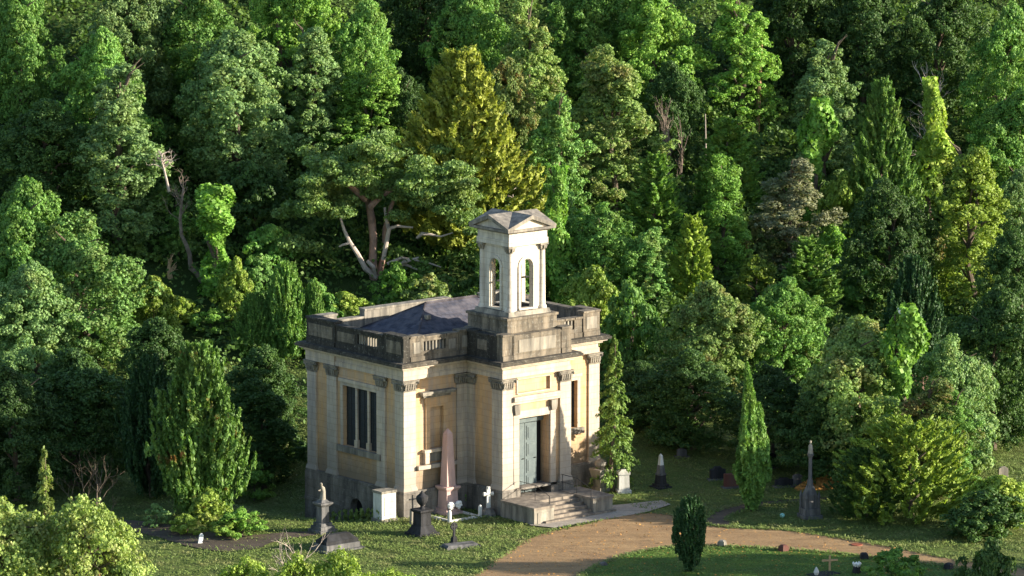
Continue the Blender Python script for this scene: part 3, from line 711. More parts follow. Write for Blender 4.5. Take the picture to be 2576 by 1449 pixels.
def cross(mb, h, w, th, arm, bulb=0):
    mb.box(-th, th, -th*.7, th*.7, 0, h); mb.box(-w, -th, -th*.68, th*.68, h*arm-th, h*arm+th); mb.box(th, w, -th*.68, th*.68, h*arm-th, h*arm+th); return mb
o = at('cross_headstone', 1038, 1318, 'thin stone post with a dark iron cross head beside the chapel front corner', 'cross')
MB().frust(0, 0, -.1, .9, .16, .12, .13, .1).build('post', 'cap_stone', o)
MB().tube([(0, 0, .9), (0, 0, 1.75)], .05, 6).tube([(-.24, 0, 1.5), (.24, 0, 1.5)], .05, 6).lathe([(.0, 1.38), (.13, 1.5), (0, 1.62)], 0, 0, 4).build('iron_cross', 'iron', o)
o = empty('cross_headstone', L2W(4.12, -2.75, -.03), ROT-.3, label='pale stone cross with rounded arms on a rough rock base against the porch side', cat='cross')
x_ = MB(); x_.box(-.11, .11, -.08, .08, .5, 1.65); x_.tube([(-.1, 0, 1.35), (-.3, 0, 1.35)], [.09, .13], 8); x_.tube([(.1, 0, 1.35), (.3, 0, 1.35)], [.09, .13], 8); x_.tube([(0, 0, 1.6), (0, 0, 1.78)], [.1, .11], 8)
x_.build('cross', 'pale_marble', o)
MB().lathe([(.5, -.1), (.46, .2), (.34, .42), (.2, .53)], 0, 0, 8).build('rock_base', 'plinth_stone', o)
o = at('cross_headstone', 1142, 1368, 'small black wheel headed cross at the head of a flat grey slab', 'cross')
w_ = MB().frust(0, 0, -.1, .45, .2, .16, .12, .1).box(-.06, .06, -.05, .05, .45, 1.2).tube([(.2*math.cos(a), 0, 1.05+.2*math.sin(a)) for a in np.linspace(0, 2*PI, 13)], .05, 6).box(-.24, .24, -.045, .045, 1.0, 1.1); w_.build('wheel_cross', 'dark_monument', o)
o = at('grave_slab', 1158, 1376, 'flat grey ledger slab lying in the grass at the foot of a small black cross', 'grave slab', ROT-.25)
MB().box(-1.05, 1.05, -.5, .5, -.2, .14).frust(0, 0, .14, .24, 1.0, .46, .9, .36).build('ledger', 'grey_monument', o)

o = empty('pedestal_tomb', L2W(-1.1, .45, -.05), ROT, label='pale square stone box tomb with a bright inscribed front, left of the chapel front corner', cat='tomb')
MB().box(-.52, .52, -.42, .42, -.6, 1.65).build('block', 'pale_marble', o)
MB().box(-.57, .57, -.47, .47, 1.65, 1.8).build('cap', 'cap_stone', o)
MB().box(-.36, .36, -.45, -.418, .35, 1.45).build('inscribed_panel', 'bright_stone', o)
MB().box(-.6, .6, -.5, .5, -.3, .14).build('base', 'cap_stone', o)
# right lawn
o = at('pedestal_tomb', 1568, 1238, 'pale square headstone pedestal with sloping top just right of the young larch', 'tomb', ROT-.5)
MB().box(-.42, .42, -.42, .42, -.1, .2).frust(0, 0, .2, 1.15, .33, .3, .3, .27).frust(0, 0, 1.15, 1.3, .36, .33, .36, .33).frust(0, 0, 1.3, 1.42, .33, .3, .12, .1).build('pedestal', 'pale_marble', o)
o = at('pedestal_tomb', 1512, 1235, 'weathered cream urn shaped tomb half hidden behind the young larch', 'tomb')
MB().box(-.4, .4, -.4, .4, -.1, .3).frust(0, 0, .3, 1.3, .3, .3, .5, .5).box(-.52, .52, -.52, .52, 1.3, 1.42).lathe([(.2, 1.42), (.4, 1.65), (.36, 1.85), (.1, 2.0)], 0, 0, 14).build('urn_pedestal', 'cap_stone', o)
o = at('obelisk', 1662, 1226, 'small grey obelisk on a dark stepped base in the right hand grass', 'obelisk', .6)
MB().box(-.75, .75, -.75, .75, -.1, .18).box(-.56, .56, -.56, .56, .18, .4).frust(0, 0, .4, 1.25, .4, .4, .34, .34).build('base', 'dark_monument', o)
MB().box(-.37, .37, -.37, .37, 1.252, 1.42).frust(0, 0, 1.42, 2.2, .3, .3, .22, .22).build('die', 'grey_monument', o)
MB().frust(0, 0, 2.2, 3.1, .2, .2, .13, .13).frust(0, 0, 3.1, 3.3, .13, .13, .01, .01).build('shaft', 'pale_marble', o); o.scale = (.66, .66, .64)
def headstone(dx, dy, w_, h_, mat, label, top='flat', rz=.25, grp='headstones on the right hand lawn', tilt=0):
    o = at('headstone', dx, dy, label, 'headstone', rz, grp); m_ = MB(); th = .12
    if top == 'round': pr = [(-w_, 0), (w_, 0)]+[(w_*math.cos(PI*k/10), h_-w_*.5+w_*.5*math.sin(PI*k/10)) for k in range(11)]
    elif top == 'shoulder': pr = [(-w_, 0), (w_, 0), (w_, h_*.8), (w_*.6, h_*.84), (w_*.4, h_), (-w_*.4, h_), (-w_*.6, h_*.84), (-w_, h_*.8)]
    else: pr = [(-w_, 0), (w_, 0), (w_, h_), (-w_, h_)]
    n = len(pr); m_.add([(x, -th, z) for x, z in pr]+[(x, th, z) for x, z in pr], [tuple(range(n)), tuple(range(2*n-1, n-1, -1))]+[(i, (i+1) % n, n+(i+1) % n, n+i) for i in range(n)])
    s = m_.build('slab', mat, o); s.rotation_euler.x = tilt
    MB().box(-w_-.12, w_+.12, -.28, .28, -.1, .12).build('plinth', 'grey_monument', o)
    return o
headstone(1805, 1207, .48, .85, 'dark_monument', 'black shouldered headstone left of a red one on the right lawn', 'shoulder')
headstone(1838, 1227, .42, .9, 'red_granite', 'dull red granite headstone between a black headstone and the tall cypress', 'flat')
headstone(1972, 1225, .55, .6, 'dark_monument', 'low wide black headstone just right of the tall cypress', 'shoulder', tilt=-.1)
headstone(2006, 1222, .3, .75, 'grey_monument', 'narrow grey round topped headstone close left of the tall column monument', 'round')
headstone(1938, 1178, .35, 1.0, 'dark_monument', 'upright dark headstone behind the right edge of the tall cypress', 'round')
headstone(1990, 1172, .3, 1.1, 'grey_monument', 'tall grey headstone in the shade behind the column monument', 'shoulder')
headstone(1715, 1150, .3, .6, 'grey_monument', 'small far headstone in the shaded grass above the little obelisk', 'round')
headstone(2523, 1205, .3, .8, 'cap_stone', 'pale pointed headstone showing above the hedge at the right edge', 'round', grp=None)
# gothic column monument
om = o = at('column_monument', 2037, 1302, 'tall dark column with a weathered figure on a gabled gothic base', 'monument', .35)
b_ = MB().box(-.72, .72, -.72, .72, -.1, .3).box(-.6, .6, -.6, .6, .3, .75).box(-.42, .42, -.42, .42, .75, 1.7).frust(0, 0, 1.7, 2.6, .42, .42, .1, .1)
for sx in (-1, 1):
    for sy in (-1, 1): b_.lathe([(.11, .75), (.11, 1.45), (.15, 1.5), (.03, 1.95)], sx*.5, sy*.5, 6)
b_.build('gothic_base', 'grey_monument', o)
MB().lathe([(.22, 1.7), (.22, 2.7), (.15, 2.8), (.13, 4.3), (.17, 4.35), (.24, 4.5), (.24, 4.6)], 0, 0, 12).build('column', 'grey_monument', o, smooth=True)
MB().tube([(0, 0, 4.6), (.02, 0, 4.9), (0, 0, 5.15), (0, 0, 5.3)], [.2, .17, .15, .05], 9).tube([(0, 0, 5.28), (0, 0, 5.36), (0, 0, 5.48), (0, 0, 5.52)], [.05, .08, .08, .02], 8).build('figure', 'cap_stone', o, smooth=True)
om.scale = (.8, .8, .84)
# bottom right grave with wooden cross and vases
o = at('wooden_cross', 2087, 1440, 'small light wooden grave cross standing on the mown lawn', 'cross', .2)
cross(MB(), 1.0, .45, .05, .72).build('cross', 'light_wood', o)
o = at('flower_vase', 2155, 1444, 'round dark grave vase with pale flowers on the mown lawn, right of the wooden cross', 'vase')
MB().lathe([(.2, 0), (.26, .2), (.2, .4), (.24, .45)], 0, 0, 12).build('vase', 'dark_monument', o, smooth=True)
v_ = MB()
for k in range(9):
    a = 2.4*k; r = .05*k**.7; v_.tube([(r*math.cos(a), r*math.sin(a), .42), (r*1.3*math.cos(a), r*1.3*math.sin(a), .62), (r*1.3*math.cos(a), r*1.3*math.sin(a), .7)], [.01, .07, .02], 6)
v_.build('flowers', 'flower_white', o)
o = at('grave_ornament', 2070, 1448, 'dark low grave mound edging with a pale ornament below the wooden cross', 'grave')
MB().box(-.8, .9, -.5, .5, -.1, .14).build('edging', 'dark_monument', o); MB().lathe([(.1, .14), (.16, .3), (.08, .5), (.02, .6)], -.5, 0, 8).build('ornament', 'pale_marble', o)
# kerb stones along the mown lawn
for i, (dx, dy, mt, lb) in enumerate(((1518, 1424, 'grey_monument', 'low grey kerb stone at the left tip of the mown lawn'), (1816, 1376, 'cap_stone', 'pale small kerb stone just right of the clipped dark yew'),
        (1971, 1388, 'red_granite', 'dull reddish kerb stone at the middle of the mown lawn edge'), (2174, 1408, 'dark_monument', 'dark kerb stone below the drain cover, left of the small bush'), (2386, 1434, 'dark_monument', 'dark kerb stone right of the small bush at the road edge'))):
    o = at('kerb_stone', dx, dy, lb, 'bollard', .2+i, 'kerb stones along the mown lawn')
    h_ = .18 if i == 0 else .36
    MB().frust(0, 0, -.1, h_, .26, .24, .2, .19).frust(0, 0, h_, h_+.08, .2, .19, .12, .1).build('block', mt, o)
o = at('drain_cover', 2155, 1372, 'round rusty drain cover set in the gravel road', 'drain cover'); o.location.z += .06
MB().lathe([(.34, 0), (.34, .035), (.3, .045), (.0, .046)], 0, 0, 20).build('lid', 'rusty_metal', o)
o = at('ball', 1968, 1302, 'small pale turquoise ball lying on the grass by the column monument', 'ball')
MB().lathe([(.02, 0)]+[(.15*math.sin(PI*k/10), .15-.15*math.cos(PI*k/10)) for k in range(1, 10)]+[(.02, .3)], 0, 0, 16).build('ball', 'teal_plastic', o, smooth=True)
o = at('marker_post', 503, 1368, 'short leaning white marker post beside the dark earth path', 'post', .3)
p_ = MB().box(-.12, .12, -.05, .05, -.1, .55).frust(0, 0, .55, .65, .12, .05, .03, .02).build('post', 'white_paint', o); p_.rotation_euler.y = .18
ob = at('sunlit_bank', 2072, 1222, 'orange brown heap added for a sunlit bank behind the column monument', 'sunlit bank')  # added heap, sunlight on a bank put into its orange colour

# ------------------------------------------------------------------ foliage
def unit(v): return v/np.maximum(np.linalg.norm(v, axis=1, keepdims=True), 1e-9)
def leaves(name, P, Nn, size, aspect=1.0, T=None, mat='leaf_green', jit=.5, parent=None, R=None):
    R = R or rng
    n = len(P); Nn = unit(Nn+R.normal(0, jit, (n, 3)))
    if T is None: T = R.normal(0, 1, (n, 3))
    T = unit(T-Nn*(T*Nn).sum(1, keepdims=True)); B = np.cross(Nn, T)
    s = (size*R.uniform(.6, 1.35, n))[:, None] if np.isscalar(size) else size[:, None]
    a = T*s*aspect*.5; b = B*s*.5
    V = np.empty((n, 4, 3), np.float32)
    V[:, 0] = P-a; V[:, 1] = P+b*.9-a*.1; V[:, 2] = P+a; V[:, 3] = P-b*.9-a*.1
    me = bpy.data.meshes.new(name); me.vertices.add(4*n); me.vertices.foreach_set('co', V.ravel())
    me.loops.add(4*n); me.loops.foreach_set('vertex_index', np.arange(4*n, dtype=np.int32))
    me.polygons.add(n); me.polygons.foreach_set('loop_start', np.arange(0, 4*n, 4, dtype=np.int32))
    me.update(calc_edges=True); me.materials.append(MATS[mat])
    o = bpy.data.objects.new(name, me); COL.objects.link(o)
    if parent: o.parent = parent
    return o
def ell_pts(n, c, r, R, shell=.35):
    d = unit(R.normal(0, 1, (n, 3))); rad = 1-R.random(n)**1.6*shell
    return c+d*r*rad[:, None], d/r*np.min(r)

def crown_broad(R, h, w, nl=95, per=42, size=.24, low=.12, tall=False, mr=.24, m=9):
    """branch clumps through an uneven envelope, each made of small round sprays of leaves"""
    Ps, Ns = [], []
    ph = R.uniform(0, 6.28, 4)
    tops = [(R.uniform(0, 6.28), R.uniform(.1, .5), R.uniform(.75, 1.0)) for _ in range(5)]
    for i in range(nl):
        t = R.uniform(low, .97)**(.85)
        prof = math.sin(PI*min(1, (t*.86+.14)))**.6 if not tall else (1-t)**.4*min(1, t*4+.4)*(1+.25*math.sin(t*13+ph[3]))+.03
        th = R.uniform(0, 6.28); rr = (R.uniform(.2, 1)**.5)*prof*w/2*.88*(1+.3*math.sin(2*th+ph[0]+3*t)+.2*math.sin(3*th+9*t+ph[1]))
        zt = t*h*.95*(1-.16*(.5+.5*math.sin(th+ph[2]))*t)
        c = np.array([rr*math.cos(th), rr*math.sin(th), zt])
        s = R.uniform(.025, .08)*w*(1 if not tall else .95)
        if R.random() < .22: rr *= R.uniform(1.05, 1.25); s *= .7          # stray boughs break the outline
        r = np.array([s*R.uniform(.8, 1.2), s*R.uniform(.8, 1.2), s*R.uniform(.55, .95)])
        n = max(5, int(per*R.uniform(.7, 1.3)*(s/(.055*w))**2))
        p, nn = ell_pts(n, c, r*1.05, R, .3)
        nn = unit(nn); nn[:, 2] += .3
        out = np.array([c[0], c[1], (t-.4)*w*.6]); nn = unit(nn)+.35*out/max(1e-6, np.linalg.norm(out))
        k = R.random(n) < np.clip(.7+nn[:, 2], .3, 1)
        p, nn = p[k], unit(nn[k]); n = len(p)
        if not n: continue
        q = unit(R.normal(0, 1, (n, m, 3))+nn[:, None, :]*.9) if False else (R.normal(0, 1, (n, m, 3))+nn[:, None, :]*1.1)
        q /= np.linalg.norm(q, axis=2, keepdims=True)
        rad = mr*R.uniform(.6, 1.5, (n, 1, 1))
        P = p[:, None, :]+q*rad*np.array([1, 1, .8])
        Ps.append(P.reshape(-1, 3)); Ns.append((q+.4*nn[:, None, :]).reshape(-1, 3))
    P = np.concatenate(Ps); Nn = np.concatenate(Ns)
    P[:, 2] = np.maximum(P[:, 2], low*h*.4)
    return P, Nn, None, size, 1.15
def crown_plume(R, h, w, npl=150, per=110, plen=(.8, 1.8), prad=.2, up=.75, env='cone', size=.24, low=.03):
    """feathery upswept sprays (yew, cypress)"""
    Ps, Ns, Ts = [], [], []
    for i in range(npl):
        t = R.uniform(low, .97)
        if env == 'cone': prof = (1-t)**.62*min(1, .45+t*3)
        elif env == 'flame': prof = min(1, .5+t*2.2)*(1-t**3.2)**.8
        elif env == 'vase': prof = (min(1, (t+.06)/.5))**.75*(1-max(0, t-.5)/.62)**.6*.92
        else: prof = math.sin(PI*min(1, t*.8+.2))**.5
        th = R.uniform(0, 6.28); fr = R.uniform(.35, 1)**.5
        L = R.uniform(*plen); rr = prof*w/2*fr*(1+.22*math.sin(3*th+t*5)+.12*math.sin(7*th))*(1 if env != 'flame' else 1-.25*(.5+.5*math.sin(5*th))*(t > .6))
        base = np.array([rr*math.cos(th), rr*math.sin(th), t*h*.95])
        d = np.array([math.cos(th)*(1-up)*1.1, math.sin(th)*(1-up)*1.1, up]); d = d+R.normal(0, .07, 3); d /= np.linalg.norm(d)
        base[:2] -= d[:2]*L*.75; base[:2] -= .25*base[:2]*(L/2) if env in ('flame', 'vase') else 0
        if base[2]+L*d[2] > h*1.02: base[2] = h*1.02-L*d[2]
        s = R.random(per)**.8; rad = prad*R.uniform(.7, 1.3)*np.clip(1-s, .02, 1)**.6*1.15
        q = R.normal(0, 1, (per, 3)); q = q-d*(q@d)[:, None]; q = unit(q)
        Ps.append(base+d*(s*L)[:, None]+q*(rad*R.uniform(.5, 1, per))[:, None]); Ns.append(q+.2*d); Ts.append(np.tile(d, (per, 1))+R.normal(0, .35, (per, 3)))
    return np.concatenate(Ps), np.concatenate(Ns), np.concatenate(Ts), size, 1.9
def crown_spruce(R, h, w, nb=80, per=130, droop=.15, size=.26, low=.08, sparse=.0):
    """horizontal branches getting shorter to the top"""
    Ps, Ns, Ts = [], [], []
    for i in range(nb):
        t = low+(1-low)*(i+R.random())/nb; L = w/2*(1-t)**.8*R.uniform(.7, 1.1)+.15; th = R.uniform(0, 6.28)
        s = R.random(per)**.7; wd = .3*L*(1-s*.7)*R.uniform(-1, 1, per)
        x = s*L; z = t*h-droop*L*s*s*2+R.normal(0, .07, per)+.1*s
        c, si = math.cos(th), math.sin(th)
        Ps.append(np.stack([c*x-si*wd, si*x+c*wd, z], 1)); Ns.append(np.tile([c*.3, si*.3, 1.], (per, 1)))
        Ts.append(np.tile([c, si, -.2], (per, 1))+R.normal(0, .5, (per, 3)))
    return np.concatenate(Ps), np.concatenate(Ns), np.concatenate(Ts), size, 1.5
def crown_ivy(R, h, w, n=5500, size=.26):
    """leafy column clinging to a trunk, with lumps"""
    t = R.random(n); th = R.uniform(0, 6.28, n); ph = R.uniform(0, 6.28, 3)
    r = w/2*(.55+.25*np.sin(t*19+ph[0]+2*th)+.3*np.sin(t*8+ph[1]))*np.where(t > .85, 1.25-t*.4, 1)*R.uniform(.75, 1.05, n)
    r = np.maximum(r, w*.16)
    P = np.stack([r*np.cos(th)+.15*w*np.sin(t*5+ph[2]), r*np.sin(th), t*h], 1)
    return P, np.stack([np.cos(th), np.sin(th), np.full(n, .3)], 1), None, size, 1.1
def branchy(R, mb, p, d, L, r, depth, spread=.6, up=.1):
    pts = [Vector(p)]; dd = Vector(d); n = 4
    for i in range(n):
        dd = (dd+Vector(R.normal(0, .14, 3))+Vector((0, 0, up*.3))).normalized(); pts.append(pts[-1]+dd*L/n)
    mb.tube(pts, [r*(1-.16*i) for i in range(n+1)], 5 if depth < 2 else 6)
    if depth > 0:
        for k in range(R.integers(2, 4)):
            q = pts[R.integers(2, n+1)]; nd = (dd+Vector(R.normal(0, spread, 3))).normalized()
            branchy(R, mb, q, nd, L*R.uniform(.5, .75), r*.5, depth-1, spread, up)
def trunk_mesh(R, h, w, r, top=.7, nb=9, bmat='bark'):
    mb = MB(); pts = [Vector((0, 0, -.5))]
    for i in range(1, 7): pts.append(Vector((R.normal(0, .02*h), R.normal(0, .02*h), h*top*i/6)))
    mb.tube(pts, [r*1.3]+[r*(1-.13*i) for i in range(1, 7)], 8)
    for k in range(nb):
        t = R.uniform(.2, .95); q = pts[0].lerp(pts[-1], t); a = R.uniform(0, 6.28)
        e = Vector((math.cos(a)*w*.24, math.sin(a)*w*.24, q.z+h*R.uniform(.08, .25)))
        mb.tube([q, q.lerp(e, .5)+Vector((0, 0, .05*h)), e], [r*.4, r*.25, r*.08], 5)
    return mb
PROTO = {}
def proto(kind, var):
    key = (kind, var)
    if key in PROTO: return PROTO[key]
    R = np.random.default_rng(sum(map(ord, kind))*17+var)
    H, W = 12., 9.
    if kind == 'broad': c = crown_broad(R, H, W, 400, 38, .15, low=.03, mr=.15, m=8)
    elif kind == 'tall': H, W = 13., 6.; c = crown_broad(R, H, W, 380, 28, .135, tall=True, low=.02, mr=.13, m=8)
    elif kind == 'shrub': H, W = 4.5, 5.; c = crown_broad(R, H, W, 110, 22, .17, low=.02, mr=.15, m=8)
    elif kind == 'thicket': H, W = 8., 9.5; c = crown_broad(R, H, W, 620, 7, .17, low=.02, mr=.2, m=7)
    elif kind == 'scrub': H, W = 4.5, 5.; c = crown_broad(R, H, W, 230, 7, .15, low=.02, mr=.17, m=7)
    elif kind == 'small': H, W = 2.6, 3.; c = crown_broad(R, H, W, 45, 20, .15, low=.02, mr=.13)
    elif kind == 'gold': H, W = 13., 8.5; c = crown_plume(R, H, W, 900, 60, (.5, 1.2), .24, .62, 'cone', .18)
    elif kind == 'yewspread': H, W = 8., 9.; c = crown_plume(R, H, W, 480, 60, (.6, 1.5), .22, .45, 'round', .2)
    elif kind == 'irish': H, W = 10., 6.; c = crown_plume(R, H, W, 760, 60, (.8, 1.8), .17, .82, 'flame', .15, low=.0)
    elif kind == 'vase': H, W = 5., 2.9; c = crown_plume(R, H, W, 560, 50, (.35, .8), .11, .8, 'vase', .1, low=.0)
    elif kind == 'cypress':          # two leaders, the taller to the left
        H, W = 8.6, 2.
        c1 = crown_plume(R, H, 1.6, 360, 60, (.5, 1.1), .14, .93, 'flame', .13, low=.0)
        c2 = crown_plume(R, H*.72, 1.4, 270, 60, (.5, 1.1), .14, .93, 'flame', .13, low=.0)
        for c_, off, top_ in ((c1, -.18, .5), (c2, .24, .35)):
            f = c_[0][:, 2]/H; k_ = np.clip(1.25-f*.95, .22, 1)*np.clip(.45+f*2.2, 0, 1); c_[0][:, 0] = c_[0][:, 0]*k_+off*np.clip(.35+f, 0, 1)-(.35*np.clip(f-.6, 0, 1) if off < 0 else 0); c_[0][:, 1] *= k_
        c = tuple(np.concatenate([c1[i_], c2[i_]]) for i_ in range(3))+c1[3:]
    elif kind == 'spruce': H, W = 11., 6.; c = crown_spruce(R, H, W, 110, 80, size=.19)
    elif kind == 'conifer': H, W = 11., 7.; c = crown_plume(R, H, W, 420, 60, (.7, 1.5), .26, .4, 'cone', .22)
    elif kind == 'ivy': H, W = 9., 2.4; c = crown_ivy(R, H, W)
    P, Nn, T, size, asp = c
    cr = leaves('crown', P, Nn, size, asp, T, 'leaf_green', .65 if T is None else .5, None, R)
    tr = trunk_mesh(R, H, W, {'broad': .3, 'tall': .22, 'ivy': .22, 'shrub': .08, 'scrub': .06, 'small': .05, 'vase': .12, 'cypress': .12}.get(kind, .24), {'ivy': .95, 'tall': .85, 'gold': .85, 'irish': .6, 'conifer': .9, 'spruce': .97}.get(kind, .7), {'ivy': 3, 'gold': 0, 'conifer': 0, 'irish': 0, 'yewspread': 6, 'scrub': 26, 'thicket': 30, 'vase': 0, 'cypress': 0, 'spruce': 0}.get(kind, 9)).build('trunk', 'bark')
    for ob in (cr, tr): COL.objects.unlink(ob)
    PROTO[key] = (cr, tr, H, W); return PROTO[key]
NVAR = {'broad': 5, 'tall': 3, 'shrub': 3, 'small': 2, 'conifer': 2, 'ivy': 2, 'gold': 1}
NAMES = {'thicket': 'shrub', 'scrub': 'shrub', 'broad': 'broadleaf_tree', 'tall': 'broadleaf_tree', 'shrub': 'shrub', 'small': 'small_shrub', 'gold': 'golden_yew', 'yewspread': 'spreading_yew', 'irish': 'irish_yew', 'vase': 'clipped_yew', 'cypress': 'cypress', 'spruce': 'larch', 'conifer': 'conifer', 'ivy': 'ivy_clad_trunk'}
cnt = {}
def plant(kind, cx, top, base, wpx, mat, label, group=None, rot=None, cat=None, name=None, depth=1.0):
    p, mpp = hit(cx, base); cr, tr, H, W = proto(kind, cnt.get(kind, 0) % NVAR.get(kind, 1)); cnt[kind] = cnt.get(kind, 0)+1
    h = (base-top)*mpp/math.cos(PITCH); wm = wpx*mpp*{'tall': 1.15, 'broad': 1.08}.get(kind, 1)
    r = random.uniform(0, 6.28) if rot is None else rot
    if 'yew' in NAMES[kind] or 'golden' in NAMES[kind]: ct = 'yew'
    elif kind in ('shrub', 'small', 'scrub', 'thicket'): ct = 'shrub'
    else: ct = 'tree'
    o = empty(name or NAMES[kind], p, r, label=label, cat=cat or ct, group=group)
    for q in (cr, tr):
        c = q.copy(); COL.objects.link(c); c.parent = o; c.scale = (wm/W, wm/W*depth, h/H)
        if q is cr: c.material_slots[0].link = 'OBJECT'; c.material_slots[0].material = MATS[mat]
        else:
            k = wm/W; c.scale = (k, k, h/H)
    return o
